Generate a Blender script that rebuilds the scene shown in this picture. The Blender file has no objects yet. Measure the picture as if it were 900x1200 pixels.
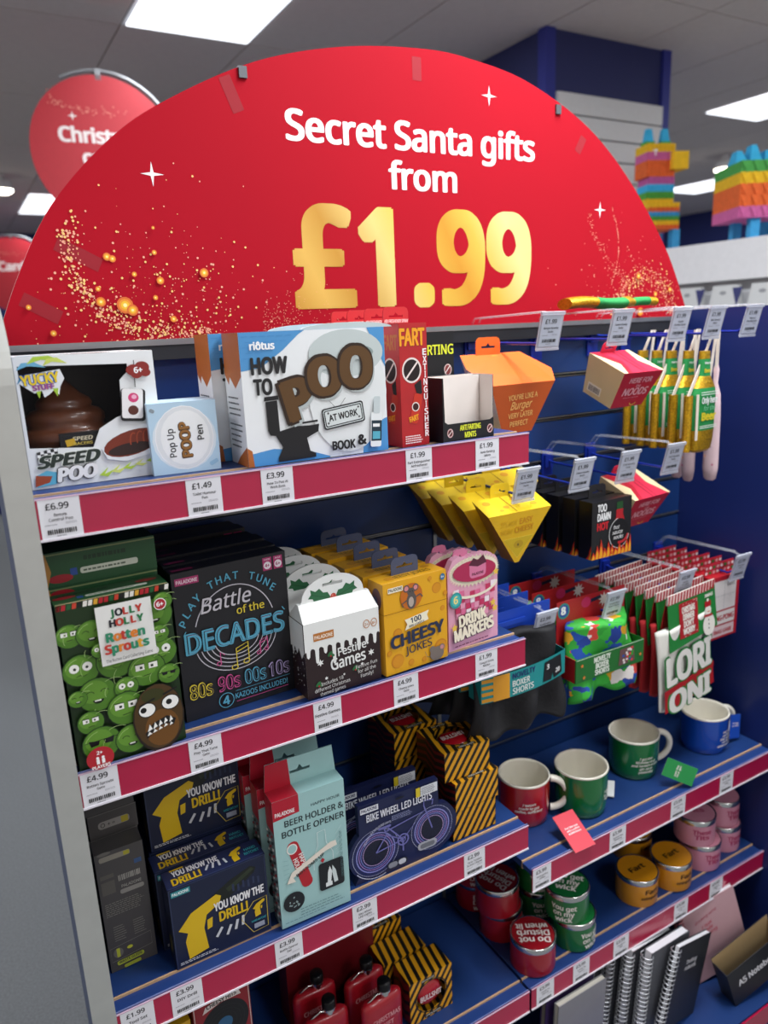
import bpy, math, random
from math import sin, cos, pi, radians as RD
from mathutils import Vector as V, Matrix as MX, Euler
from mathutils.geometry import tessellate_polygon
random.seed(7)
SC = bpy.context.scene
COL = SC.collection

# ------------------------------------------------------------------ camera
cd = bpy.data.cameras.new('camera'); cam = bpy.data.objects.new('camera', cd); COL.objects.link(cam)
cd.sensor_fit = 'AUTO'; cd.sensor_width = 36.0; cd.lens = 872 / 1200 * 36
right = V((0.865, -0.500, -0.042)).normalized(); down = V((-0.156, -0.189, -0.970)); fwd = V((0.477, 0.845, -0.241)).normalized()
right = (right - fwd * right.dot(fwd)).normalized(); down = fwd.cross(right)
cam.matrix_world = MX(((right.x, -down.x, -fwd.x, 0), (right.y, -down.y, -fwd.y, 0), (right.z, -down.z, -fwd.z, 1.62), (0, 0, 0, 1)))
cd.clip_start = .02; cd.dof.use_dof = True; cd.dof.focus_distance = 1.2; cd.dof.aperture_fstop = 3.2
SC.camera = cam
# ------------------------------------------------------------------ world, exposure
w = bpy.data.worlds.new('world'); SC.world = w; w.use_nodes = True
w.node_tree.nodes['Background'].inputs[0].default_value = (1, .93, .9, 1); w.node_tree.nodes['Background'].inputs[1].default_value = .55
SC.view_settings.view_transform = 'Standard'; SC.view_settings.look = 'None'; SC.view_settings.gamma = 1
SC.view_settings.exposure = 0.0; SC.view_settings.use_curve_mapping = False
CEIL = 2.98; FLOOR = -.15
def area(x, y, sx, sy, e, z=CEIL - .035):
    l = bpy.data.lights.new('panel_lamp', 'AREA'); l.shape = 'RECTANGLE'; l.size = sx; l.size_y = sy; l.energy = e; l.color = (.94, .97, 1)
    o = bpy.data.objects.new('panel_lamp', l); o.location = (x, y, z); COL.objects.link(o)
PANELS = [(1.2, .78), (1.2, 3.18), (5.1, 3.18), (7.5, 5.58), (1.2, 8.7), (1.2, -1.62), (-1.2, .78), (3.6, -.42), (-1.2, 4.38), (4.8, 7.98), (7.8, .78)]
LAMP = [66, 22, 50, 60, 40, 34, 16, 55, 36, 60, 40]
for (px, py), e in zip(PANELS, LAMP): area(px, py, .56, 1.16, e)

# ------------------------------------------------------------------ materials
def lin(c):
    if isinstance(c, str):
        c = c.lstrip('#'); c = [int(c[i:i + 2], 16) / 255 for i in (0, 2, 4)]
        return tuple((x / 12.92 if x <= .04045 else ((x + .055) / 1.055) ** 2.4) for x in c)
    return tuple(c)
MC = {}
def mat(c, rough=.5, metal=0, emit=0, kind=None, trans=0, noise=.06, nscale=40, bump=0, bscale=60, coat=0, name=None):
    key = (c, rough, metal, emit, kind, trans, noise, nscale, bump, bscale, coat)
    if key in MC: return MC[key]
    m = bpy.data.materials.new(name or 'mat_' + str(c).strip('#')); m.use_nodes = True
    nt = m.node_tree; b = nt.nodes['Principled BSDF']; rgb = lin(c)
    b.inputs['Base Color'].default_value = (*rgb, 1); b.inputs['Roughness'].default_value = rough; b.inputs['Metallic'].default_value = metal
    if coat: b.inputs['Coat Weight'].default_value = coat; b.inputs['Coat Roughness'].default_value = .15
    if emit: b.inputs['Emission Color'].default_value = (*rgb, 1); b.inputs['Emission Strength'].default_value = emit
    if trans:
        b.inputs['Alpha'].default_value = 1 - trans
    if (noise or bump) and not emit:
        tc = nt.nodes.new('ShaderNodeTexCoord'); n = nt.nodes.new('ShaderNodeTexNoise'); n.inputs['Scale'].default_value = nscale
        nt.links.new(tc.outputs['Object'], n.inputs['Vector'])
        mix = nt.nodes.new('ShaderNodeMix'); mix.data_type = 'RGBA'
        mix.inputs['A'].default_value = (*[x * (1 - noise) for x in rgb], 1); mix.inputs['B'].default_value = (*[min(1, x * (1 + noise)) for x in rgb], 1)
        nt.links.new(n.outputs['Fac'], mix.inputs['Factor']); nt.links.new(mix.outputs['Result'], b.inputs['Base Color'])
        if bump:
            n2 = nt.nodes.new('ShaderNodeTexNoise'); n2.inputs['Scale'].default_value = bscale; nt.links.new(tc.outputs['Object'], n2.inputs['Vector'])
            bp = nt.nodes.new('ShaderNodeBump'); bp.inputs['Strength'].default_value = bump; bp.inputs['Distance'].default_value = .002
            nt.links.new(n2.outputs['Fac'], bp.inputs['Height']); nt.links.new(bp.outputs['Normal'], b.inputs['Normal'])
    MC[key] = m; return m
def card(c): return mat(c, .42, noise=.03)
def resolve(m): return card(m) if isinstance(m, str) else m
SILVER = mat('#c9cbc6', .45, .6, name='silver_aluminium')
STEEL = mat('#d8d8d4', .22, 1, name='polished_tin')
CLEAR = mat('#e6ecf4', .08, trans=.8, noise=0, name='clear_acrylic')
FILM = mat('#202024', .05, trans=.93, noise=0, name='clear_film')
HOLDER = mat('#d9dde8', .12, trans=.45, noise=0, name='frosted_holder')
BLUE = mat('#173770', .38, noise=.08, nscale=6, name='blue_laminate')
NAVY = mat('#0e1a48', .5, noise=.1, nscale=5, name='navy_laminate')
DECK = mat('#1a3870', .42, noise=.1, nscale=9, name='blue_shelf_deck')
HOOKB = mat('#16309a', .35, name='blue_powder_coat')
GOLD = mat('#d99a1c', .32, .55, noise=.8, nscale=260, bump=1.0, bscale=330, name='gold_sequins')
BLK = mat('#15161a', .4, noise=.1, name='black_card')
TIES = mat('#cfd2d6', .4, name='grey')

# gradient gold printed ink across the big price
def gold_print():
    m = bpy.data.materials.new('gold_gradient_print'); m.use_nodes = True; nt = m.node_tree; b = nt.nodes['Principled BSDF']; b.inputs['Roughness'].default_value = .45
    tc = nt.nodes.new('ShaderNodeTexCoord'); sp = nt.nodes.new('ShaderNodeSeparateXYZ'); nt.links.new(tc.outputs['Object'], sp.inputs[0])
    ad = nt.nodes.new('ShaderNodeMath'); ad.operation = 'MULTIPLY_ADD'; nt.links.new(sp.outputs['Z'], ad.inputs[0]); ad.inputs[1].default_value = .5; nt.links.new(sp.outputs['X'], ad.inputs[2])
    mr = nt.nodes.new('ShaderNodeMapRange'); mr.inputs['From Min'].default_value = -.27; mr.inputs['From Max'].default_value = .40; nt.links.new(ad.outputs[0], mr.inputs['Value'])
    r = nt.nodes.new('ShaderNodeValToRGB'); e = r.color_ramp.elements
    stops = [(0, '#c98f2c'), (.12, '#dcae50'), (.22, '#c08a2c'), (.38, '#e2c878'), (.48, '#dcb848'), (.62, '#cc8f24'), (.72, '#dab244'), (.86, '#e0d08a'), (1, '#d6c67a')]
    e[0].color = (*lin(stops[0][1]), 1); e[1].color = (*lin(stops[-1][1]), 1)
    for p, c in stops[1:-1]: k = e.new(p); k.color = (*lin(c), 1)
    nt.links.new(mr.outputs[0], r.inputs[0]); nt.links.new(r.outputs[0], b.inputs['Base Color']); return m

# ------------------------------------------------------------------ mesh builder
class MB:
    def __init__(s): s.v = []; s.f = []; s.mi = []; s.mats = []; s.sm = []
    def m(s, mt):
        mt = resolve(mt)
        if mt not in s.mats: s.mats.append(mt)
        return s.mats.index(mt)
    def add(s, vs, fs, mt, smooth=False, T=None):
        o = len(s.v); k = s.m(mt)
        s.v += [tuple(T @ V(p)) if T else tuple(p) for p in vs]
        for f in fs: s.f.append(tuple(i + o for i in f)); s.mi.append(k); s.sm.append(smooth)
    def box(s, a, b, mt, faces=None, T=None):
        x0, y0, z0 = a; x1, y1, z1 = b
        vs = [(x0, y0, z0), (x1, y0, z0), (x1, y1, z0), (x0, y1, z0), (x0, y0, z1), (x1, y0, z1), (x1, y1, z1), (x0, y1, z1)]
        F = {'bottom': (0, 3, 2, 1), 'top': (4, 5, 6, 7), 'front': (0, 1, 5, 4), 'right': (1, 2, 6, 5), 'back': (2, 3, 7, 6), 'left': (3, 0, 4, 7)}
        for k, f in F.items():
            s.add([vs[i] for i in f], [(0, 1, 2, 3)], (faces or {}).get(k, mt), T=T)
    def hexa(s, vs, mt, faces=None, T=None):   # 8 points in box order
        F = {'bottom': (0, 3, 2, 1), 'top': (4, 5, 6, 7), 'front': (0, 1, 5, 4), 'right': (1, 2, 6, 5), 'back': (2, 3, 7, 6), 'left': (3, 0, 4, 7)}
        for k, f in F.items(): s.add([vs[i] for i in f], [(0, 1, 2, 3)], (faces or {}).get(k, mt), T=T)
    def lathe(s, prof, mt, n=32, T=None, smooth=True, c=(0, 0, 0), cap=True):
        vs = []; fs = []
        for r, z in prof:
            for i in range(n): a = 2 * pi * i / n; vs.append((c[0] + r * cos(a), c[1] + r * sin(a), c[2] + z))
        for j in range(len(prof) - 1):
            for i in range(n): k = (i + 1) % n; fs.append((j * n + i, j * n + k, (j + 1) * n + k, (j + 1) * n + i))
        s.add(vs, fs, mt, smooth, T)
        if not cap: return
        if prof[0][0] > 1e-5: s.add(vs[:n], [tuple(range(n))[::-1]], mt, False, T)
        if prof[-1][0] > 1e-5: s.add(vs[-n:], [tuple(range(n))], mt, False, T)
    def tube(s, pts, r, mt, n=8, T=None, cap=True, closed=False, flat=1):
        pts = [V(p) for p in pts]; rs = r if isinstance(r, (list, tuple)) else [r] * len(pts); vs = []; N = len(pts); prev = None
        for i, p in enumerate(pts):
            d = (pts[(i + 1) % N] - pts[i - 1]) if closed else (pts[min(i + 1, N - 1)] - pts[max(i - 1, 0)])
            d.normalize()
            up = V((0, 0, 1)) if abs(d.z) < .95 else V((0, 1, 0))
            if prev is not None and (prev - d * prev.dot(d)).length > .1: a = (prev - d * prev.dot(d)).normalized()
            else: a = d.cross(up).normalized()
            prev = a; b = d.cross(a)
            for k in range(n): t = 2 * pi * k / n; vs.append(p + a * rs[i] * cos(t) + b * rs[i] * sin(t) * flat)
        fs = []
        for i in range(N if closed else N - 1):
            for k in range(n): q = (k + 1) % n; j = (i + 1) % N; fs.append((i * n + k, i * n + q, j * n + q, j * n + k))
        s.add(vs, fs, mt, True, T)
        if cap and not closed: s.add(vs[:n], [tuple(range(n))[::-1]], mt, False, T); s.add(vs[-n:], [tuple(range(n))], mt, False, T)
    def prism(s, pts, y0, y1, mt, side=None, holes=(), T=None):   # outline in xz, extruded along y
        side = side or mt; loops = [pts] + list(holes)
        flat = [p for l in loops for p in l]
        tris = tessellate_polygon([[V((p[0], p[1], 0)) for p in l] for l in loops])
        for y, flip in ((y0, 0), (y1, 1)):
            fs = []
            for t in tris:
                a, b, c = (flat[i] for i in t); ccw = (b[0] - a[0]) * (c[1] - a[1]) - (b[1] - a[1]) * (c[0] - a[0]) > 0
                fs.append(t if ccw != bool(flip) else t[::-1])
            s.add([(p[0], y, p[1]) for p in flat], fs, mt, T=T)
        for l in loops:
            n = len(l)
            s.add([(p[0], y0, p[1]) for p in l] + [(p[0], y1, p[1]) for p in l], [(i, (i + 1) % n, n + (i + 1) % n, n + i) for i in range(n)], side, T=T)
    def done(s, name, parent=None, loc=None, rot=None, bevel=0):
        me = bpy.data.meshes.new(name); me.from_pydata(s.v, [], s.f)
        for m_ in s.mats: me.materials.append(m_)
        me.polygons.foreach_set('material_index', s.mi); me.polygons.foreach_set('use_smooth', s.sm); me.update()
        o = bpy.data.objects.new(name, me); COL.objects.link(o)
        if parent: o.parent = parent
        if loc: o.location = loc
        if rot: o.rotation_euler = rot
        if bevel:
            md = o.modifiers.new('bevel', 'BEVEL'); md.width = bevel; md.segments = 2; md.limit_method = 'ANGLE'
        return o
def tag(o, label=None, cat=None, group=None, kind=None):
    if label: o['label'] = label
    if cat: o['category'] = cat
    if group: o['group'] = group
    if kind: o['kind'] = kind
    return o
def thing(name, label, cat, loc=(0, 0, 0), rot=(0, 0, 0), group=None):
    o = bpy.data.objects.new(name, None); o.empty_display_size = .02; COL.objects.link(o); o.location = loc; o.rotation_euler = rot
    return tag(o, label, cat, group)
def dup(o, dloc=(0, 0, 0), label=None, rz=0, loc=None, group=None, skip=()):
    c = o.copy(); COL.objects.link(c); c.location = V(loc) if loc else o.location + V(dloc); c.rotation_euler.z += rz
    if label: c['label'] = label
    if group: c['group'] = group
    for ch in list(o.children):
        if ch.name.split('.')[0] in skip: continue
        k = ch.copy(); COL.objects.link(k); k.parent = c
        for g in list(ch.children): d = g.copy(); COL.objects.link(d); d.parent = k
    return c

# ------------------------------------------------------------------ lettering
_fc = bpy.data.curves.new('lettering_source', 'FONT'); _fo = bpy.data.objects.new('lettering_source', _fc)
try:      # the sans serif that ships inside Blender itself
    import os
    _fc.font = bpy.data.fonts.load(os.path.join(bpy.utils.system_resource('DATAFILES'), 'fonts', 'NotoSansHebrew-Regular.woff2'))
except Exception: pass
def _cap():
    _fc.body = 'H'; me = _fo.to_mesh(); h = max(v.co.y for v in me.vertices); _fo.to_mesh_clear(); return .72 / h
CAPK = _cap()
TC = {}
def glyphs(t, bold=0, shear=0, res=2, space=1):
    k = (t, bold, shear, res, space)
    if k not in TC:
        _fc.body = t; _fc.offset = bold; _fc.shear = shear; _fc.resolution_u = res; _fc.space_character = space; _fc.align_x = 'LEFT'
        me = _fo.to_mesh(); vs = [(v.co.x * CAPK, v.co.y * CAPK) for v in me.vertices]; fs = [tuple(p.vertices) for p in me.polygons]; _fo.to_mesh_clear()
        xs = [p[0] for p in vs] or [0]; x0, x1 = min(xs), max(xs)
        TC[k] = ([(p[0] - x0, p[1]) for p in vs], fs, max(x1 - x0, 1e-3))
    return TC[k]
class Art:   # flat print on a face; coordinates in centimetres, u to the right, v up
    STEP = .00005
    def __init__(s, origin, u=(1, 0, 0), v=(0, 0, 1), bend=None, scale=.01):
        s.mb = MB(); s.o = V(origin); s.u = V(u).normalized(); s.v = V(v).normalized(); s.n = s.u.cross(s.v); s.z = .0002; s.bend = bend; s.k = scale
    def P(s, p):
        x, y = p[0] * s.k, p[1] * s.k
        if s.bend:                     # wrap round a vertical cylinder of radius bend, x = 0 faces -y
            a = x / s.bend - pi / 2; r = s.bend + s.z; return s.o + V((r * cos(a), r * sin(a), y))
        return s.o + s.u * x + s.v * y + s.n * s.z
    def raw(s, pts, fs, c):
        s.z += s.STEP; s.mb.add([s.P(p) for p in pts], fs, c)
    def poly(s, pts, c, holes=()):
        loops = [list(pts)] + [list(h) for h in holes]; flat = [p for l in loops for p in l]; fs = []
        for t in tessellate_polygon([[V((p[0], p[1], 0)) for p in l] for l in loops]):
            a, b, d = (flat[i] for i in t)
            fs.append(t if (b[0] - a[0]) * (d[1] - a[1]) - (b[1] - a[1]) * (d[0] - a[0]) > 0 else t[::-1])
        s.raw(flat, fs, c)
    def rect(s, x, y, w, h, c, rot=0, r=0):
        if r:
            pts = []
            for cx, cy, a0 in ((x + w - r, y + r, -90), (x + w - r, y + h - r, 0), (x + r, y + h - r, 90), (x + r, y + r, 180)):
                pts += [(cx + r * cos(RD(a0 + t)), cy + r * sin(RD(a0 + t))) for t in (0, 30, 60, 90)]
        else: pts = [(x, y), (x + w, y), (x + w, y + h), (x, y + h)]
        s.poly(rotp(pts, (x + w / 2, y + h / 2), rot), c)
    def ell(s, x, y, rx, ry, c, rot=0, n=20, a0=0, a1=360):
        full = a1 - a0 >= 360
        pts = [(x + rx * cos(RD(a0 + (a1 - a0) * i / (n if full else n - 1))), y + ry * sin(RD(a0 + (a1 - a0) * i / (n if full else n - 1)))) for i in range(n)]
        s.poly(rotp(pts, (x, y), rot), c)
    def line(s, pts, t, c, closed=False):
        if closed: pts = list(pts) + [pts[0]]
        vs = []; fs = []
        for i, p in enumerate(pts):
            a = pts[max(i - 1, 0)]; b = pts[min(i + 1, len(pts) - 1)]
            if closed and i in (0, len(pts) - 1): a = pts[-2]; b = pts[1]
            dx, dy = b[0] - a[0], b[1] - a[1]; l = math.hypot(dx, dy) or 1; nx, ny = -dy / l * t / 2, dx / l * t / 2
            vs += [(p[0] - nx, p[1] - ny), (p[0] + nx, p[1] + ny)]
        fs = [(2 * i, 2 * i + 2, 2 * i + 3, 2 * i + 1) for i in range(len(pts) - 1)]
        s.raw(vs, fs, c)
    def arc(s, x, y, rx, ry, t, c, a0=0, a1=360, n=28):
        s.line([(x + rx * cos(RD(a0 + (a1 - a0) * i / n)), y + ry * sin(RD(a0 + (a1 - a0) * i / n))) for i in range(n + 1)], t, c)
    def text(s, t, x, y, c, w=None, h=None, bold=.02, rot=0, shear=0, al='c', arc=None, res=2, space=1, out=None, waves=0):
        if out: s.text(t, x, y, out[0], w, h, bold + out[1], rot, shear, al, arc, res, space)
        vs, fs, W = glyphs(t, 0, shear, res, space); bold *= .9
        if bold > .004:      # embolden by laying shifted copies over each other
            k = 8 if bold > .028 or res > 2 else 4; W = W + bold
            offs = [(bold * .9 * cos(2 * pi * i / k + .4), bold * .6 * sin(2 * pi * i / k + .4)) for i in range(k)] + ([(0, 0)] if bold > .035 else [])
            if res > 2: m_ = 3 if res > 6 else 2; offs = [(bold * i / m_, bold * .62 * j / m_) for i in range(-m_, m_ + 1) for j in range(-m_, m_ + 1) if (abs(i) + abs(j)) <= 2 * m_ - 1]
        else: offs = [(0, 0)]
        base = vs
        sy = (h / .72) if h else (w / W); sx = (w / W) if w else sy
        ox = {'c': -W / 2, 'l': 0, 'r': -W}[al]
        s.z += s.STEP
        for dx, dy in offs:
            pts = [((p[0] + dx + ox) * sx, (p[1] + dy) * sy) for p in base]
            if arc: pts = [((arc + py) * sin(px / arc), (arc + py) * cos(px / arc) - arc) for px, py in pts]
            pts = rotp(pts, (0, 0), rot); s.z += .00001
            s.mb.add([s.P((px + x, py + y)) for px, py in pts], fs, c)
    def bars(s, x, y, w, h, c='#222222', n=14):
        rr = random.Random(int(w * 100)); px = x; st = w / n
        fs = []; vs = []
        for i in range(n):
            b = st * rr.uniform(.35, .75); vs += [(px, y), (px + b, y), (px + b, y + h), (px, y + h)]; fs.append(tuple(range(4 * i, 4 * i + 4))); px += st
        s.raw(vs, fs, c)
    def star(s, x, y, r, c, n=4, q=.25, rot=0):
        s.poly(rotp([(x + (r if i % 2 == 0 else r * q) * cos(pi * i / n + pi / 2), y + (r if i % 2 == 0 else r * q) * sin(pi * i / n + pi / 2)) for i in range(2 * n)], (x, y), rot), c)
    def done(s, name, parent): return s.mb.done(name, parent)
def rotp(pts, c, rot):
    if not rot: return list(pts)
    a = RD(rot); return [(c[0] + (x - c[0]) * cos(a) - (y - c[1]) * sin(a), c[1] + (x - c[0]) * sin(a) + (y - c[1]) * cos(a)) for x, y in pts]
def small(a, x, y, w, n, c, h=.12, gap=.28, seed=3):    # lines of tiny print, each a row of word-like dashes
    rr = random.Random(seed)
    vs = []; fs = []
    for i in range(n):
        px = x; e = x + w * rr.uniform(.75, 1)
        while px < e:
            b = min(rr.uniform(.2, .6) * w / 6, e - px); k = len(vs); vs += [(px, y - i * gap), (px + b, y - i * gap), (px + b, y - i * gap + h), (px, y - i * gap + h)]; fs.append((k, k + 1, k + 2, k + 3)); px += b + w * .02
    a.raw(vs, fs, c)

class Carton:   # a standing box: front bottom corners p0 (left) and p1 (right) on a shelf at height z
    def __init__(s, name, label, cat, group, p0, p1, z, d, h, c, faces=None, body=True, tilt=0):
        p0 = V((p0[0], p0[1], 0)); p1 = V((p1[0], p1[1], 0)); s.w = (p1 - p0).length; s.d = d; s.h = h
        yaw = math.atan2(p1.y - p0.y, p1.x - p0.x); inw = V((-sin(yaw), cos(yaw), 0))
        ctr = (p0 + p1) / 2 + inw * d / 2; s.root = thing(name, label, cat, (ctr.x, ctr.y, z + .0006), (tilt, 0, yaw), group)
        if body:
            b = MB(); b.box((-s.w / 2, -d / 2, 0), (s.w / 2, d / 2, h), c, faces); s.body = b.done('carton', s.root)
    def front(s, y=None): return Art((-s.w / 2, -s.d / 2 if y is None else y, 0))
    def left(s): return Art((-s.w / 2, s.d / 2, 0), (0, -1, 0), (0, 0, 1))
    def top(s, z=None): return Art((-s.w / 2, -s.d / 2, s.h if z is None else z), (1, 0, 0), (0, 1, 0))
    @property
    def W(s): return s.w * 100
    @property
    def H(s): return s.h * 100
    @property
    def D(s): return s.d * 100
def hang_tab(root, cx, y, z0, w, h, c, t=.0008, rot=None, name='hang_tab', hw=.28):
    b = MB(); r = min(w, h) * .3; pts = [(-w / 2, 0), (w / 2, 0), (w / 2, h - r), (w / 2 - r * .3, h - r * .3), (w / 2 - r, h), (-w / 2 + r, h), (-w / 2 + r * .3, h - r * .3), (-w / 2, h - r)]
    k = w * hw; zz = h * .5
    hole = [(-k, zz), (-k * .3, zz), (0, zz + h * .17), (k * .3, zz), (k, zz), (k, zz - h * .12), (-k, zz - h * .12)]
    b.prism(pts, -t, t, c, holes=[hole]); o = b.done(name, root, (cx, y, z0)); 
    if rot: o.rotation_euler = rot
    return o

# ------------------------------------------------------------------ room
def struct(name, mb, **k): return tag(mb.done(name, **k), kind='structure')
X0, X1, Y0, Y1 = -3.6, 9.3, -3.0, 11.0
CARPET = mat('#74787b', .95, noise=.4, nscale=160, bump=.5, bscale=400, name='grey_blue_carpet')
b = MB(); b.box((X0, Y0, FLOOR - .1), (X1, Y1, FLOOR), CARPET); struct('floor', b)
b = MB(); b.box((X0, Y0, CEIL), (X1, Y1, CEIL + .1), mat('#57545a', .9, name='ceiling_void')); ceil = struct('ceiling', b)
WALLP = mat('#b9bcc4', .8, name='pale_wall_paint'); NAVYW = mat('#1f2a66', .7, name='navy_wall_paint')
for nm, a, c_, m_ in (('wall_back', (X0, Y1, FLOOR), (X1, Y1 + .1, CEIL), NAVYW), ('wall_right', (X1, Y0, FLOOR), (X1 + .1, Y1, CEIL), NAVYW), ):
    b = MB(); b.box(a, c_, m_); struct(nm, b)
TILE = mat('#d8cdc8', .9, noise=.05, nscale=30, bump=.3, bscale=200, name='ceiling_tile')
tb = MB(); tb.box((-.296, -.596, -.012), (.296, .596, 0), TILE, bevel if False else None); t0 = None
i = 0
nx = int((X1 - X0) / .6); ny = int((Y1 - Y0) / 1.2) + 1
for ix in range(nx + 1):
    for iy in range(ny + 1):
        cx = -3.6 + .6 * ix; cy = -2.82 + 1.2 * iy
        if cx + .3 > X1 or cy > Y1 - .6 or cx - .3 < X0 - .01: continue
        if any(abs(cx - p[0]) < .1 and abs(cy - p[1]) < .1 for p in PANELS): continue
        if 2.4 < cx < 3.6 and False: continue
        if t0 is None: t0 = tb.done('ceiling_tile', ceil, (cx, cy, CEIL))
        else:
            o = t0.copy(); o.location = (cx, cy, CEIL); COL.objects.link(o)
LIT = mat('#f4f8ff', .5, emit=2.2, name='lit_diffuser')
for k, (px, py) in enumerate(PANELS):
    where = ['straight over the viewer', 'over the red arched header', 'right of the navy column', 'behind the donkey pinatas', 'far back beyond the round red sign', 'behind the viewer by the aisle', 'left of the viewer', 'to the right behind the viewer', 'over the left aisle', 'at the far end of the shop', 'by the right wall'][k]
    t = thing('ceiling_light', 'square white lit ceiling panel ' + where, 'ceiling light', (px, py, CEIL - .012), group='lit ceiling panels')
    b = MB(); b.prism([(-.298, -.598), (.298, -.598), (.298, .598), (-.298, .598)], 0, .014, mat('#e8e8ea', .5), holes=[[(-.28, -.58), (.28, -.58), (.28, .58), (-.28, .58)]], T=MX.Rotation(RD(90), 4, 'X')); b.done('light_frame', t)
    b = MB(); b.box((-.28, -.58, -.008), (.28, .58, -.002), LIT); b.done('diffuser', t)
for k, (px, py, nm) in enumerate([(6.25, 4.65, 'round white spotlight on the ceiling in front of the far panel'), (.62, 7.3, 'round bright spotlight at the left edge of the ceiling')]):
    t = thing('ceiling_spotlight', nm, 'spotlight', (px, py, CEIL))
    b = MB(); b.lathe([(.03, -.012), (.03, -.05), (.075, -.06), (.09, -.12), (.085, -.125)], mat('#f0f0f0', .4)); b.done('lamp_body', t)
    b = MB(); b.lathe([(.084, -.127), (.08, -.14), (.05, -.155), (0, -.16)], mat('#fff6e6', .4, emit=12)); b.done('bulb', t)

# navy square column with white slatted cladding
col = thing('shop_column', 'square navy column clad with white slats behind the red header', 'column', (3.13, 3.4, FLOOR))
b = MB(); b.box((-.42, -.37, 0), (.42, .37, CEIL - FLOOR - .012), mat('#232a60', .6, name='column_navy')); b.done('column_core', col)
b = MB(); b.box((-.435, -.385, 0), (-.375, -.325, CEIL - FLOOR - .012), mat('#28308a', .5)); b.box((.375, -.385, 0), (.435, -.325, CEIL - FLOOR - .012), mat('#28308a', .5)); b.done('corner_trim', col)
b = MB(); b.box((-.37, -.398, 0), (.37, -.371, .092), mat('#d9dadb', .5, name='white_slat')); s0 = None
for k in range(27):
    z = .15 + .1 * k
    if s0 is None: s0 = b.done('slat', col, (0, 0, z))
    else: o = s0.copy(); o.location.z = z; COL.objects.link(o)

# ------------------------------------------------------------------ gondola (main display unit)
XL, XM, XR, YB = .067, .871, 1.675, 1.335
gon = thing('display_gondola', 'blue slatwall shop display unit with silver-edged end panel', 'display unit', (0, 0, FLOOR))
Z = -FLOOR
def endpanel(x0, x1, yf, top, r, mt):
    b = MB(); n = 8; yb = YB + .03
    pts = [(yf, 0), (yb, 0), (yb, top)] + [(yf + r - r * sin(pi / 2 * i / n), top - r + r * cos(pi / 2 * i / n)) for i in range(n + 1)]
    vs = [(x0, p[0], p[1]) for p in pts] + [(x1, p[0], p[1]) for p in pts]; N = len(pts)
    b.add(vs, [tuple(range(N)), tuple(range(N, 2 * N))[::-1]] + [(i, N + i, N + (i + 1) % N, (i + 1) % N) for i in range(N)], mt); return b
endpanel(.04, .064, .992, 1.665 + Z, .10, mat('#4a5674', .55, name='slate_blue_side')).done('end_panel', gon)
b = MB(); n = 8; r = .10; top = 1.672 + Z
path = [(.984, 0), (.984, top - r)] + [(.984 + r - r * cos(pi / 2 * i / n), top - r + r * sin(pi / 2 * i / n)) for i in range(1, n + 1)] + [(YB, top)]
inner = [(p[0] + .012, p[1]) if i < 2 else (p[0] + .012 * cos(min((i - 1) / n, 1) * pi / 2), p[1] - .012 * sin(min((i - 1) / n, 1) * pi / 2)) for i, p in enumerate(path)]
for i in range(len(path) - 1):
    a, c, d, e = path[i], path[i + 1], inner[i + 1], inner[i]
    b.hexa([(.034, a[0], a[1]), (.066, a[0], a[1]), (.066, e[0], e[1]), (.034, e[0], e[1]), (.034, c[0], c[1]), (.066, c[0], c[1]), (.066, d[0], d[1]), (.034, d[0], d[1])], SILVER)
b.done('edge_trim', gon)
endpanel(XR, XR + .03, .70, 1.632 + Z, .02, mat('#12225c', .45, noise=.1, nscale=4, name='blue_wing')).done('wing_panel', gon)
b = MB(); b.box((XL, YB + .002, 0), (XR, YB + .03, 1.62 + Z), NAVY); b.done('back_board', gon)
GTRIM = mat('#9a9c9e', .35, .8, name='groove_aluminium')
sl = MB(); sl.box((0, -.012, 0), (.8015, 0, .088), BLUE); gt = MB(); gt.box((0, -.004, .089), (.8015, 0, .0915), GTRIM); gt.box((0, -.014, .0965), (.8015, 0, .0985), GTRIM)
s0 = g0 = None
for bay in (0, 1):
    for k in range(16):
        z = 1.60 - .1 * (k + 1) + Z; x = (XL, XM + .001)[bay]
        if s0 is None: s0 = sl.done('slat', gon, (x, YB, z)); g0 = gt.done('groove_trim', gon, (x, YB, z))
        else:
            for q in (s0, g0): o = q.copy(); o.location = (x, YB, z); COL.objects.link(o)
b = MB(); b.box((XM - .004, YB - .016, 0), (XM + .004, YB - .012, 1.6 + Z), GTRIM); b.done('bay_joint', gon)
b = MB(); b.box((XL, .9, 0), (XR, YB - .013, .05), NAVY); b.box((XL, .9, .05), (XM, .915, .13), DECK); b.done('base_plinth', gon)
b = MB(); b.box((XM + .005, .87, .0), (XR, YB - .014, Z - .072), DECK); b.done('base_deck', gon)
b = MB(); b.box((XM + .005, .864, Z - .13), (XR, .868, Z - .074), mat('#b01040', .3, noise=.08, nscale=14, coat=.5)); b.done('base_strip', gon)
# rear neighbour bays of the same run seen past the end panel are separate units

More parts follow.
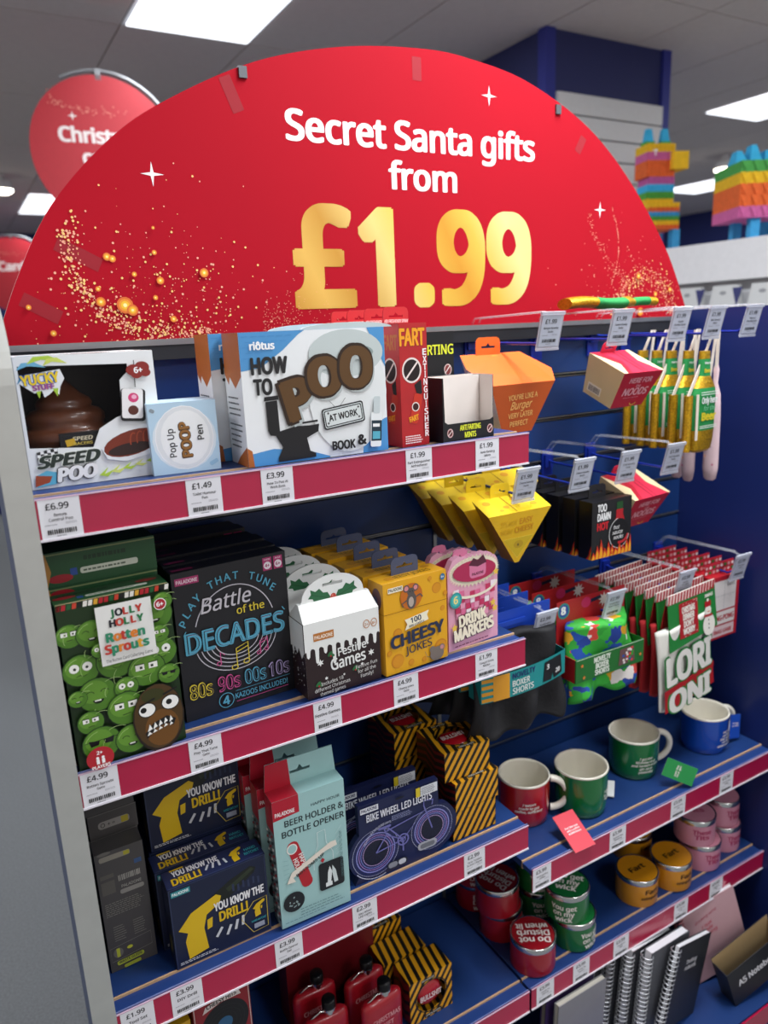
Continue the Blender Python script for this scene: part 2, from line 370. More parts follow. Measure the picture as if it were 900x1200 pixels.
# shelves
RIB = mat('#b01040', .3, noise=.08, nscale=14, coat=.5, name='magenta_strip')
def shelf(x0, x1, z, label, yf=1.027):
    t = thing('shelf', label, 'shelf', ((x0 + x1) / 2, 1.2, z - .02), group='blue shelves of the display unit'); hw = (x1 - x0) / 2
    b = MB(); b.box((-hw, yf - 1.2 + .003, .004), (hw, YB - .018 - 1.2, .02), DECK); b.done('deck', t)
    b = MB(); b.box((-hw, yf - 1.2, .002), (hw, yf - 1.2 + .003, .0205), mat('#c9a47c', .6, noise=.2, nscale=80)); b.done('wooden_edge', t)
    b = MB(); b.box((-hw, .998 - 1.2, .006), (hw, yf - 1.2, .0165), mat('#24407e', .35, .1)); b.box((-hw, .998 - 1.2, .0165), (hw, .9995 - 1.2, .0225), mat('#7482b4', .35)); b.done('front_lip', t)
    b = MB(); b.box((-hw, .9955 - 1.2, -.031), (hw, .9975 - 1.2, .0195), RIB); b.done('magenta_insert', t)
    b = MB(); b.box((-hw, .9935 - 1.2, -.034), (hw, .9975 - 1.2, -.031), mat('#e6e2ea', .3)); b.box((-hw, .994 - 1.2, .0195), (hw, .9955 - 1.2, .0215), mat('#d8b9cf', .2)); b.done('rail_edge', t)
    for s_ in (-1, 1): b = MB(); b.prism([(-.18, -.0), (.115, -.05), (.115, .003), (-.18, .003)], -.002, .002, NAVY, T=MX.Translation((s_ * (hw - .012), 0, 0)) @ MX.Rotation(RD(90), 4, 'Z')); b.done('bracket', t)
    return t
S1, S2, S3, S4, SM, SR = 1.43, 1.046, .641, .23, .53, .23
for a in ((XL, .858, S1, 'top left shelf holding the novelty poo boxes and the how-to book'), (XL, .852, S2, 'second left shelf down holding the boxed games'), (XL, .862, S3, 'third left shelf down holding drill kit and bottle opener boxes'), (XL, .868, S4, 'lowest left shelf holding red flasks and striped buzzer boxes'), (XM + .003, XR - .002, SM, 'right shelf holding the row of mugs'), (XM + .003, XR - .002, SR, 'right shelf holding the stacked candle tins')): shelf(*a)

# ------------------------------------------------------------------ header
hd = thing('arched_header_sign', 'large arched red header sign reading Secret Santa gifts from £1.99', 'sign', (.852, 1.30, 1.612))
RED = mat('#aa1022', .8, noise=.05, nscale=3, name='red_header_card'); RED.node_tree.nodes['Principled BSDF'].inputs['Specular IOR Level'].default_value = .12; RED2 = mat('#960e1f', .8, noise=.05, name='red_tape')
R_ = .868; cz = 1.246 - 1.612; n = 90; a0 = math.asin(.0 - cz / R_) if False else math.asin((0 - cz) / R_)
ctl = [(-.785, 0), (-.742, .098), (-.677, .209), (-.576, .312), (-.476, .378), (-.326, .448), (-.164, .490), (-.0, .508), (.115, .505), (.265, .479), (.433, .408), (.57, .303), (.694, .165), (.766, .046), (.785, 0)]
def spline(c, m=7):
    o = []
    for i in range(len(c) - 1):
        p = [c[max(i - 1, 0)], c[i], c[i + 1], c[min(i + 2, len(c) - 1)]]
        for j in range(m):
            t = j / m; o.append(tuple(.5 * (2 * p[1][q] + (p[2][q] - p[0][q]) * t + (2 * p[0][q] - 5 * p[1][q] + 4 * p[2][q] - p[3][q]) * t * t + (3 * p[1][q] - p[0][q] - 3 * p[2][q] + p[3][q]) * t ** 3) for q in (0, 1)))
    return o + [c[-1]]
pts = spline(ctl)[::-1]
b = MB(); b.prism(pts, 0, .006, RED, side=mat('#d9c9c4', .6)); b.done('header_board', hd)
a = Art((0, 0, 0)); HW = '#f4efee'
X = lambda x: (x - .852) * 100
Zz = lambda z: (z - 1.612) * 100
a.text('Secret Santa gifts', X(.853), Zz(1.944), HW, w=56, h=4.8, bold=.042, res=5)
a.text('from', X(.855), Zz(1.874), HW, w=15.5, h=4.6, bold=.042, res=5)
a.done('white_lettering', hd)
a = Art((0, 0, 0)); gp = gold_print(); a.text('£1.99', X(.852), Zz(1.666), gp, w=54.5, h=16.6, bold=.062, res=8, space=1.04); a.done('gold_price', hd)
a = Art((0, 0, 0))
for x, z, r in ((.333, 1.874, 1.9), (1.014, 2.056, 1.9), (1.325, 1.855, 1.8)): a = Art((0, 0, 0)); a.star(X(x), Zz(z), r, HW, q=.2); a.done('white_star', hd)
a = Art((0, 0, 0)); rr = random.Random(5)
def dots(L, c):
    if len(L) > 40:
        for q in range(24): dots(L[q::24][:40] if False else L[q::24], c) if len(L[q::24]) <= 40 else [dots(L[q::24][h::4], c) for h in range(4)]
        return
    vs = []; fs = []; a.z -= .00004
    for x, y, r in L:
        if y < .3 or x * x + (y - cz * 100) ** 2 > (R_ * 100 - .5) ** 2: continue
        k = len(vs); vs += [(x + r * cos(t * pi / 3), y + r * sin(t * pi / 3)) for t in range(6)]; fs.append(tuple(range(k, k + 6)))
    a.raw(vs, fs, c)
A_, B_, C_ = [], [], []
def arcpt(t):   # sweep of sparks on the left
    p0, p1, p2 = (-65, 24), (-73, -1), (-44, .3); return tuple((1 - t) ** 2 * p0[i] + 2 * t * (1 - t) * p1[i] + t * t * p2[i] for i in (0, 1))
for k in range(560):
    t = rr.random() ** .8; x, y = arcpt(t); s_ = 1.2 + 2.6 * rr.random() ** 3
    (A_ if rr.random() < .6 else B_).append((x + rr.gauss(.6, s_ * .6), y + rr.gauss(.5, s_ * .5), rr.choice((.08, .12, .17, .22))))
for k in range(420): (A_ if rr.random() < .5 else B_).append((rr.gauss(-52, 8), abs(rr.gauss(3, 8)), rr.choice((.06, .08, .13, .2))))
for k in range(300): A_.append((-35 + abs(rr.gauss(0, 8)), abs(rr.gauss(0, 4)), .07))
for k in range(520):
    t = rr.random() * pi; ra = 9.5 + rr.gauss(0, 1.4); (A_ if rr.random() < .6 else B_).append((63 + ra * cos(t), 1 + ra * .95 * sin(t), rr.choice((.07, .1, .15, .2))))
for k in range(240): A_.append((rr.gauss(58, 9), abs(rr.gauss(6, 8)), rr.choice((.06, .1, .14))))
for k in range(90): t = rr.random(); A_.append((48 + 8 * t * t - 4 * (1 - t) + rr.gauss(0, .3), 23 - 14 * t + rr.gauss(0, .5), .09))
for k in range(90): t = rr.random(); A_.append((51 + 2.5 * sin(t * 3), 25 - 17 * t + rr.gauss(0, .3), .09))
dots(A_, '#f0a68a'); dots(B_, '#f7c87a')
a.z += .0003
for x, y, r in ((-60.5, 13.5, .9), (-59.7, 13.2, .8), (-58.6, 6.0, 1.9), (-57.5, 5.2, 1.3), (-62.3, 6.6, 1.1), (-52.5, 9.8, .9), (-53, 14.2, .6), (-45, 11, 1.1), (-51, 3.6, .8), (-53.6, 7.1, .6), (-62.5, 8.6, .6), (-56.6, 10.8, .6), (-70, 2, .7), (-73, 6, .6), (-52.8, 18, .4), (60, 10, 1.0), (58, 4.5, .9), (61, 1.8, 1.5), (66, 5.8, .9), (71, 6.8, .9), (56, 2.8, 1.1), (45, 4.4, .5)): C_.append((x, y, r))

for x, y, r in [(x, y, r * .7) for x, y, r in C_]: a.ell(x, y, r, r, '#dd6a28', n=14); a.ell(x, y, r * .75, r * .75, '#ea9528', n=12); a.ell(x, y, r * .5, r * .5, '#f2bf2d', n=12); a.ell(x, y, r * .25, r * .25, '#fff0a0', n=8)
a.done('gold_sparks', hd)
a = Art((0, 0, 0))
for x, z, w_, h_, r in ((.478, 2.005, 2.1, 5.6, 22), (.845, 2.085, 2, 4, 0), (1.262, 1.985, 1.8, 3.6, -30), (.205, 1.75, 7, 2.2, -28), (.14, 1.67, 6, 2.2, -30)): a = Art((0, 0, 0)); a.rect(X(x) - w_ / 2, Zz(z) - h_ / 2, w_, h_, RED2, rot=r); a.done('tape', hd)
for x, z in ((.50, 2.037), (1.195, 2.045)): b = MB(); b.box((x - .852 - .007, -.004, z - 1.612 - .006), (x - .852 + .007, .010, z - 1.612 + .012), mat('#55565a', .3, .6)); b.done('header_clip', hd)
b = MB(); b.box((-.785, -.002, -.006), (.76, .012, .004), GTRIM); b.box((-.785, -.0, -.03), (.78, .03, -.006), mat('#1a1c22', .5)); b.done('bottom_channel', hd)

# ------------------------------------------------------------------ price tickets
def ticket(x, y, z, price, l1, l2, label, tilt=0, w=4.9, h=5.2, grp='white price tickets on the shelf strips', dim=None):
    b = MB(); b.box((-w / 200, 0, -h / 200), (w / 200, .0008, h / 200), '#e4e4ea' if tilt == 0 else '#c3c8d6'); o = b  # tilted hook tickets: the holder's grey-blue shade is put into the card colour
    a = Art((-w / 200, 0, -h / 200)); a.mb = b; a.z = .0001
    dk = '#26262b'; a.text(price, w / 2 - .25, h * .74, dk, h=.78, bold=.035)
    if l2: a.text(l1, w / 2, h * .565, dk, w=min(w * .9, .2 * len(l1) * 1.25), h=.38, bold=.02, res=1); a.text(l2, w / 2, h * .45, dk, w=min(w * .9, .2 * len(l2) * 1.3), h=.38, bold=.02, res=1)
    else: a.text(l1, w / 2, h * .52, dk, w=min(w * .9, .27 * len(l1) * 1.25), h=.5, bold=.03, res=1)
    small(a, .5, h * .355, w * .35, 1, '#777780', h=.08); small(a, w * .6, h * .39, w * .32, 2, '#9a9aa2', h=.06, gap=.16)
    a.bars(.7, h * .13, w - 1.4, .62); small(a, w * .35, h * .07, w * .28, 1, '#555560', h=.08)
    return tag(b.done('price_ticket', loc=(x, y, z), rot=(tilt, 0, 0)), label, 'price ticket', grp)
TY = .9945
for z, L in ((S1 - .0265, [(.094, '£6.99', 'Remote', 'Control Poo'), (.279, '£1.49', 'Toilet Humour', 'Pen'), (.387, '£3.99', 'How To Poo At', 'Work Book'), (.63, '£1.99', 'Fart Extinguisher', 'AirFreshener'), (.767, '£1.99', 'Anti-farting', 'Mints')]),
             (S2 - .0265, [(.093, '£4.99', 'Rotten Sprouts', 'Game'), (.242, '£4.99', 'Play That Tune', 'Game'), (.442, '£4.99', 'Festive Games', ''), (.59, '£4.99', 'Cheesy Jokes', 'Game'), (.761, '£1.99', 'Cowgirl Drink', 'Marker')]),
             (S3 - .0265, [(.096, '£1.99', 'Tool Set', ''), (.171, '£3.99', 'DIY Drill', ''), (.343, '£3.99', 'Bottle Opener', 'Set'), (.488, '£2.99', 'Bike Wheel', 'LED Lights'), (.728, '£2.99', 'Panic Tension', 'Screen Cleaner')]),
             (S4 - .0265, [(.70, '£4.99', 'Stress', 'Buzzer')]),
             (SM - .0265, [(.899, '£3.99', 'Humorous Mug', 'Coffee'), (1.118, '£3.99', 'Humorous Mug', 'Gardening'), (1.315, '£3.99', 'Humorous Mug', 'Gin'), (1.49, '£3.99', 'Humorous Mug', 'Relax')]),
             (SR - .0265, [(.912, '£3.99', 'Candle Tin', 'Disturb'), (1.018, '£3.99', 'Candle Tin', 'Get On'), (1.143, '£3.99', 'Candle Tin', 'Fart'), (1.349, '£3.99', 'Candle Tin', 'Fart'), (1.481, '£3.99', 'Candle Tin', 'Tits')])):
    for k, (x, p, l1, l2) in enumerate(L):
        if z < S4 and z > .2 and x == .70: lb = 'price ticket on the lowest left strip beside the striped buzzer boxes'
        elif z in (SM - .0265,): lb = 'price ticket on the mug shelf strip, ' + ['below the red mug', 'between the two green mugs', 'right of the green mug with green tag', 'below the blue mug'][k]
        elif x > .9: lb = 'price ticket on the candle tin shelf strip, ' + ['leftmost under the front red tin', 'second from left under the green tins', 'between the green and the yellow tins', 'under the right yellow tin', 'rightmost under the pink tins'][k]
        else: lb = 'white price ticket reading %s %s %s' % (p, l1, l2)
        ticket(x, TY, z, p, l1, l2, lb.strip())

# ------------------------------------------------------------------ hooks with ticket holders
def hook(x, z, n1, n2, where, yt=1.07, price='£1.99', front=1.075):
    t = thing('display_hook', 'blue peg hook with clear ticket arm ' + where, 'hook', (x, YB - .013, z), group='blue peg hooks on the slatwall')
    yo = YB - .013
    b = MB(); b.box((-.016, -.005, -.062), (.016, 0, .012), HOOKB); b.box((-.012, -.012, -.03), (.012, -.005, 0), HOOKB); b.done('back_plate', t)
    b = MB(); b.tube([(0, -.004, -.012), (0, -.03, -.016), (0, front - yo + .02, -.018), (0, front - yo, -.006), (0, front - yo - .006, .010)], .0028, HOOKB)
    b.done('prong', t)
    b = MB(); b.tube([(-.008, -.004, .006), (-.008, -.03, .034), (-.004, yt - yo + .02, .040), (0, yt - yo, .034)], .0022, CLEAR, n=6); b.tube([(.008, -.004, .006), (.008, -.03, .034), (.004, yt - yo + .02, .040)], .0022, CLEAR, n=6); b.done('clear_arm', t)
    b = MB(); b.box((-.028, 0, -.064), (.028, .0015, .004), HOLDER); b.box((-.028, -.003, .0), (.028, .002, .006), HOLDER); b.box((-.028, -.002, -.066), (.028, .0, -.062), HOLDER)
    b.done('ticket_holder', t, (0, yt - yo - .004, .034), (RD(14), 0, 0))
    ticket(x, yt - .004 + .0058, z + .034 - .0290, price, n1, n2, 'white price ticket in the clear holder ' + where, tilt=RD(14), w=4.8, h=5.7, grp='white price tickets on the peg hooks')
R1, R2, R3 = 1.595, 1.312, 1.012
for a in ((.975, R1, 'Burger Novelty', 'Socks', 'above the orange burger box'), (1.157, R1, 'Ramen Novelty', 'Socks', 'above the upper pink noodle box'), (1.33, R1, 'Noodle', 'Novelty Socks', 'left above the bottle socks'), (1.441, R1, 'Beer Novelty', 'Socks', 'above the front bottle sock'), (1.567, R1, 'Prosecco', 'Novelty Socks', 'at the top right by the blue wing panel'),
          (.918, R2, 'Cheese Novelty', 'Socks', 'over the yellow cheese wedges'), (1.063, R2, 'Cheese Novelty', 'Socks', 'left over the black hot sauce box'), (1.193, R2, 'Chilli Novelty', 'Socks', 'right over the black hot sauce box'), (1.331, R2, 'Chilli Novelty', 'Socks', 'under the bottle socks'),
          (.969, R3, 'Novelty Mens', 'Boxer Shorts', 'over the black boxer shorts'), (1.165, R3, 'Novelty Mens', 'Boxer Shorts', 'over the green patterned boxer shorts'), (1.393, R3, 'Novelty', 'Tea Towel', 'over the green tea towel card'), (1.594, R3, 'Christmas', 'Game', 'at the far right over the red gift packs')):
    hook(a[0], a[1], a[2], a[3], a[4], price='£2.99' if a[1] == R3 else '£1.99', front=1.085)

# ================================================================== TOP LEFT SHELF
WH = '#eceff0'; POO = mat('#6e3c22', .38, noise=.35, nscale=30, bump=.4, bscale=60, coat=.5, name='brown_moulded_plastic')
# --- remote control poo box
c = Carton('toy_box', 'white windowed toy box with a brown poo toy inside, lettered SPEED POO', 'toy box', None, (.072, 1.066), (.247, 1.069), S1, .135, .172, WH, body=False)
b = MB(); W2, D2, H2 = c.w / 2, c.d / 2, c.h; t_ = .002
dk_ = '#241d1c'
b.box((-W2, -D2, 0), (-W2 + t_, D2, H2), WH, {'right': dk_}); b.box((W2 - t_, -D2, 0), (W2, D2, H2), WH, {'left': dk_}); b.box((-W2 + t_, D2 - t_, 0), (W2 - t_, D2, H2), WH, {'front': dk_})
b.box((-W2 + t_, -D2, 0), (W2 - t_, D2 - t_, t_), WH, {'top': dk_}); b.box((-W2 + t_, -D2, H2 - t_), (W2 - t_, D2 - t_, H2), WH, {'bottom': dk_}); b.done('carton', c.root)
b = MB(); win = [(-W2 + .004, .055), (-.030, .050), (-.005, .048), (.006, .072), (.03, .085), (.052, .092), (.038, .105), (.040, .135), (.052, .146), (.052, .156), (-W2 + .004, .160)]
b.prism([(-W2, 0), (W2, 0), (W2, H2), (-W2, H2)], -D2 - .0012, -D2, WH, holes=[win]); b.done('front_panel', c.root)
b = MB(); b.prism(win, -D2 - .0003, -D2 - .0001, FILM); b.done('clear_window', c.root)
b = MB(); prof = []
for z, r in ((0, .054), (.008, .062), (.018, .063), (.027, .057), (.031, .047), (.038, .050), (.047, .050), (.055, .043), (.058, .034), (.064, .036), (.071, .033), (.077, .024), (.086, .016), (.096, .009), (.104, .002)): prof.append((r, z))
b.lathe(prof, POO, n=36, T=MX.Translation((-.026, -.004, .046)) @ MX.Diagonal((1.05, .75, .92, 1))); b.done('moulded_toy', c.root)
b = MB(); b.box((-.045, -D2 + .006, .047), (.008, -D2 + .014, .069), BLK); b.done('name_plate', c.root)
a = Art((-.045, -D2 + .006, .047)); a.text('SPEED', 2.9, 1.15, '#f3e9c8', w=2.6, h=.5, bold=.05, shear=.2); a.rect(.7, .5, 1.2, .9, '#e5b92c', rot=10); a.text('RACERS', 2.9, .55, '#e0c95a', w=2.4, h=.35, bold=.05); a.done('plate_print', c.root)
a = c.front(-c.d / 2 - .0012); 
for k, (x, y, l) in enumerate(((.2, 15.5, 3.6), (1.5, 16.2, 4.5), (.1, 13.8, 2.2), (3.4, 15.9, 3))): a.poly([(x, y), (x + l * .4, y + .5), (x + l, y + .2), (x + l * .6, y + 1.0), (x + l * .2, y + .9)], ('#6fb6d6', '#b8d94a', '#3f8fb8', '#d6e36a')[k])
a.poly([(.3, 13.9), (1.2, 14.9), (5.4, 15.4), (5.8, 14.2), (5.2, 13.2), (4.9, 12.1), (4.5, 12.9), (3.8, 12.3), (3.1, 11.9), (2.9, 12.8), (2, 12.5)], WH); a.poly([(2.2, 12.7), (2.5, 11.8), (2.8, 12.8)], '#a9cf3e'); a.poly([(4.2, 13), (4.7, 11.9), (4.9, 13)], '#a9cf3e')
a.text('YUCKY', 2.95, 13.7, '#f2d21b', w=4.6, h=1.25, bold=.07, rot=4, out=('#2a5fae', .09)); a.text('STUFF', 3.2, 12.95, '#8a4fa5', w=2.6, h=.6, bold=.07, rot=3, out=('#e77a33', .06))
a.poly([(1.1, 3.2), (3.7, 3.6), (3.7, 5.3), (1.1, 4.9)], '#202022')
for i in range(6):
    for j in range(4):
        if (i + j) % 2 == 0: a.rect(1.15 + i * .42, 3.35 + j * .4 + i * .05, .42, .4, '#f4f4f4')
a.poly([(.6, .3), (3.0, .5), (4.0, 1.8), (2.0, 2.4), (.6, 1.8)], '#5fb3d0'); a.poly([(.4, .4), (2.2, .8), (2.6, 1.6), (.6, 1.9)], '#a3492b')
for i in range(5): a.poly([(8.5 + i * 1.6, .9 + .3 * i), (9.8 + i * 1.6, 1.9 + .2 * i), (9.2 + i * 1.6, 1.0 + .3 * i), (10.6 + i * 1.5, 1.5 + .1 * i), (9.6 + i * 1.6, .6 + .3 * i)], ('#b9d84a', '#dfe87a')[i % 2])
a.text('SPEED', 5.1, 2.9, '#26332c', w=8.0, h=1.5, bold=.09, shear=.3, rot=2, out=('#eef2e8', .05)); a.text('POO', 5.9, .85, '#f2f2f2', w=5.2, h=1.7, bold=.10, shear=.2, rot=2, out=('#1c1c1c', .07))
a.poly([(9.2, 4.6), (9.8, 3.0), (12.2, 2.4), (16.5, 3.2), (17.2, 4.3), (17.2, 6.6), (15.2, 7.4), (11.6, 6.4)], WH)
a.ell(13.4, 4.9, 4.0, 1.7, '#7d2f1b', rot=12); a.ell(13.0, 4.1, 3.0, .8, '#331d1a', rot=6)
for i in range(4): a.arc(13.6 + i * .9, 5.0 + i * .15, .5, 1.2, .16, '#a9482a', 60, 200, n=8)
a.rect(12.4, 6.6 + 1.2, 3.3, 4.4, '#1a1a1a', rot=-6, r=.4); a.rect(12.6, 7.0 + 1.2, 2.8, 4.0, '#f1efee', rot=-6, r=.3); a.ell(14.2, 11.0, .7, .65, '#d8447a'); a.ell(14.3, 11.1, .35, .3, '#f3b3cc'); a.ell(14.0, 9.3, .7, .65, '#5c2c20'); a.line([(14.6, 12.4), (14.8, 16)], .12, '#333333')
for x, y, r in ((14.6, 14.7, .95), (15.8, 15.0, 1.0), (16.2, 14.3, .7), (15, 14.2, .8)): a.ell(x, y, r, r * .8, '#8c2620')
a.text('6+', 15.3, 14.3, '#ffffff', h=.75, bold=.06); a.done('front_print', c.root)
a = c.top(); a.poly([(.3, 1), (6, 3), (12, 2), (6, 5), (1, 4)], '#8fc3d8'); a.poly([(6, 1), (12, .6), (11, 3), (8, 3)], '#8c2f2a'); a.text('SPEED POO', 12, 2, '#2a2a2a', h=1.6, bold=.04, shear=.3); a.done('top_print', c.root)
# --- pop up pen box
c = Carton('pen_box', 'small pale blue box lettered Pop Up POOP Pen with a toilet lid drawing', 'gift box', None, (.227, 1.052), (.322, 1.046), S1, .06, .100, '#cfe2ee')
a = c.front(); W, H = c.W, c.H; a.rect(0, 0, W, H, '#bcd9ec'); a.ell(W / 2, H / 2 - .2, W * .47, H * .44, '#dfeaf1'); a.ell(W / 2, H / 2, W * .43, H * .45, '#ffffff'); a.ell(W / 2, H / 2, W * .42, H * .44, '#e4e8ea'); a.ell(W / 2 + .1, H / 2, W * .36, H * .39, '#f3f5f5')
a.rect(.3, H - 1.2, .7, .5, '#8e9aa2', rot=-30, r=.2); a.rect(W - 1.6, .8, 1.3, .6, '#9cc5e0', rot=25, r=.2)
a.text('Pop Up', 3.3, 4.4, '#222222', w=4.0, h=.9, rot=92, bold=.03); a.text('POOP', 5.5, 4.8, '#5c3a1c', w=5.0, h=1.35, rot=92, bold=.12, out=('#23150c', .03)); a.text('POOP', 5.5, 4.8, '#9a6a32', w=4.9, h=1.3, rot=92, bold=.06); a.text('Pen', 7.4, 5.6, '#222222', w=2.1, h=.9, rot=92, bold=.03); a.done('front_print', c.root)
a = c.top(); a.rect(0, 0, W, c.D, '#b7d3e6'); a.rect(.4, c.D * .7, 1.5, .5, '#7f8a90'); a.done('top_print', c.root)
# --- how to poo at work book
def bump(root, cx, z, r, y, t, cmat):
    pts = [(cx + r * 1.12 * cos(pi * i / 16), z + r * .13 * sin(pi * i / 16)) for i in range(17)]; b = MB(); b.prism(pts, y, y + t, cmat, side='#dfe5e8'); b.done('lid_shaped_top', root)
c = Carton('boxed_book', 'front blue and white boxed book lettered How to Poo at Work', 'boxed book', 'how-to books on the top shelf', (.355, 1.020), (.587, 1.017), S1, .074, .190, WH)
bump(c.root, .055, .190, .068, -.036, .004, '#c3cfcf')
a = c.front(); W, H = c.W, c.H
a.poly([(0, H), (0, H * .72), (3, H * .74), (6.5, H * .86), (9, H * .97), (10, H)], '#4f96cf'); a.poly([(0, 0), (0, 1.8), (4, 2.3), (9, 1.6), (13, .2), (13, 0)], '#4f96cf'); a.poly([(W, 0), (W, 5.2), (W - 3, 4.2), (W - 4.4, 1.4), (W - 4.5, 0)], '#4f96cf'); a.poly([(0, 0), (0, 2.8), (.7, 2.3), (.9, 0)], '#b5642a')
a.poly([(W, 13), (W, H), (W - 3, H)], '#4f96cf')
for i in range(5):
    for j in range(7): a.line([(.4 + j * 1.3 + (i % 2) * .5, H - .6 - i * .75), (1.4 + j * 1.3 + (i % 2) * .5, H - .6 - i * .75)], .04, '#3b82be') if (j * 1.3 + i * 1.6 < 7) else None
a.ell(W - 6.6, H - 9.6, 6.6, 8.9, '#e4e8e8', n=32); a.ell(W - 6.6, H - 3.6, 6.2, 3.5, '#c3cdcc', n=32)
a.ell(W - 4.6, H - 3.3, 2.6, .9, '#8fa09e', rot=-8)
a.text('riôtus', 3.4, H - 2.4, '#ffffff', h=1.0, bold=.07); a.text('HOW', 4.3, 13.2, '#1d1d1f', w=5.5, h=2.2, bold=.08); a.text('TO', 3.1, 10.3, '#1d1d1f', w=2.8, h=2.1, bold=.08)
a.poly([(3.2, 9.2), (5.0, 9.3), (5.0, 9.0), (5.1, 4.8), (7.6, 5.3), (9.9, 5.2), (11.4, 5.3), (11.2, 4.2), (9.3, 3.4), (9.7, 1.4), (10.6, 1.0), (10.6, .4), (4.6, .3), (4.6, .9), (5.4, 2.4), (4.4, 4.2), (3.6, 4.3), (3.3, 5)], '#17171a'); a.poly([(3.0, 9.3), (5.2, 9.4), (5.2, 10), (3.1, 9.9)], '#17171a'); a.line([(6.4, 5.55), (11.2, 5.8)], .28, '#17171a')
for ch, x, y, r, h in (('P', 9.4, 6.6, 14, 5.4), ('O', 13.2, 9.6, 4, 5.0), ('O', 18.2, 10.4, -3, 5.4)):
    k_ = 5.2 if ch == 'O' else 4.4; a.text(ch, x + .35, y - .35, '#b3bbba', w=k_, h=h, bold=.13, rot=r); a.text(ch, x, y, '#2d1c10', w=k_ + .4, h=h + .4, bold=.14, rot=r); a.text(ch, x, y + .15, '#5d3f1c', w=k_, h=h, bold=.10, rot=r)
a.line([(13.2, 8.6), (14.4, 7.2)], .06, '#555555'); a.line([(15.9, 8.8), (14.9, 7.6)], .06, '#555555')
a.rect(12.0, 4.6, 7.0, 3.2, '#17171a', rot=7, r=.4); a.rect(12.2, 4.8, 6.6, 2.8, '#cdd6d5', rot=7, r=.3); a.rect(12.3, 4.95, 6.35, 2.5, '#17171a', rot=7, r=.25); a.rect(12.45, 5.1, 6.05, 2.2, '#d7dedd', rot=7, r=.2); a.text('AT WORK', 15.5, 5.75, '#17171a', w=4.9, h=.95, bold=.05, rot=7)
for x, y in ((12.9, 5.2), (12.9, 6.7), (18.1, 5.8), (18.0, 7.3)): a.ell(x, y, .16, .16, '#555555')
a.text('BOOK', 15.3, 1.1, '#17171a', w=3.9, h=1.25, bold=.08); a.text('&', 18.5, 1.5, '#17171a', h=1.4, bold=.08)
a.rect(20.0, .8, 1.9, 5.4, '#e9eeee', r=.3, rot=-4); a.rect(20.1, 1.7, 1.8, 3.2, '#1d3340', rot=-4); a.rect(20.3, 2.0, 1.3, 1.2, '#58b0c4', rot=-4); a.rect(20.4, 3.9, 1.2, .5, '#f2f2f2', rot=-4); a.rect(20.7, 6.0, 1.1, 2.6, '#c7d2d3', r=.2, rot=-4); a.done('front_print', c.root)
a = c.left(); a.rect(0, 0, c.D, c.H, '#e6e8ea'); a.poly([(0, H), (0, H - 6), (1.6, H - 7.4), (2.2, H - 6.2), (4.5, H - 7.8), (c.D, H - 6), (c.D, H)], '#b5642a'); a.poly([(2.4, 0), (c.D, 0), (c.D, 3), (4, 1.2)], '#b5642a')
small(a, .8, H - 9.3, 5.6, 4, '#444448', h=.24, gap=.8, seed=4); small(a, .8, H - 13.2, 5.6, 5, '#444448', h=.24, gap=.8, seed=6); a.done('side_print', c.root)
a = c.top(); a.rect(0, 0, W, c.D, '#5ea0d2'); a.rect(0, 0, .9, c.D, '#b5642a'); a.done('top_print', c.root)
dup(c.root, (-.018, .080, 0), 'rear blue and white boxed book lettered How to Poo at Work')
# --- fart extinguisher boxes
c = Carton('air_freshener_box', 'front red box lettered Fart Extinguisher with bottle drawing', 'air freshener', 'red air freshener boxes on the top shelf', (.613, 1.016), (.667, 1.020), S1, .046, .194, '#b01a1e')
RD1 = mat('#b41b20', .35, noise=.2, nscale=18, coat=.3)
def fartface(a, W, H, dim=False):
    a.rect(0, 0, W, H, RD1); a.text('FART', W / 2 - .1, H - 3.4, '#f0a21e' if not dim else '#c47c1c', w=W * .9, h=2.5, bold=.07, out=('#8c0f14', .05)) if not dim else a.text('FART', W / 2, H - 4, '#b5651c', w=W * .8, h=2.2, bold=.06)
    a.ell(W * .42, H - 7.3, 1.8, 1.9, '#1c0d0e'); a.arc(W * .42, H - 7.3, 1.75, 1.85, .3, '#e7d9d4'); a.line([(W * .42 - 1.2, H - 8.6), (W * .42 + 1.2, H - 6)], .3, '#e7d9d4')
    a.poly([(W * .5, 9.8), (W * .75, 10.6), (W * .78, 8.4), (W * .6, 8.0)], '#191416'); a.rect(W * .38, 3.6, 1.7, 4.8, '#c4301d', r=.5, rot=-15); a.ell(W * .52, 6.3, .75, .75, '#e8ddd6'); a.ell(W * .52, 6.3, .58, .58, '#3a1512'); a.text('FART', W * .47, 4.1, '#f0a21e', w=1.9, h=.8, bold=.08, rot=12)
c.root
a = c.front(); fartface(a, c.W, c.H)
a.text('EXTINGUISHER', c.W - .25, 8.2, '#ffffff', w=1, h=1) if False else None
for i, ch in enumerate('EXTINGUISHER'): a.text(ch, c.W - .55, c.H - 5.0 - i * 1.18, '#f6eeee', w=.28 if ch == 'I' else .72, h=.95, bold=.06)
small(a, .5, 1.6, 3.6, 4, '#f4e6e4', h=.17, gap=.36); a.done('front_print', c.root)
a = c.left(); fartface(a, c.D, c.H, True); a.done('side_print', c.root)
for o_ in (hang_tab(c.root, 0, c.d / 2 - .001, c.h, c.w * .92, .026, '#c62a30'),): pass
a = Art((-c.w / 2, c.d / 2 - .003, c.h)); a.text('AIR FRESHENER SPRAY', c.W / 2, .15, '#f5e6e2', w=4.7, h=.5, bold=.05); a.done('tab_print', c.root)
for k in range(3): dup(c.root, (0, .062 * (k + 1), 0), ('second', 'third', 'rearmost')[k] + ' red air freshener box from the front of its row')
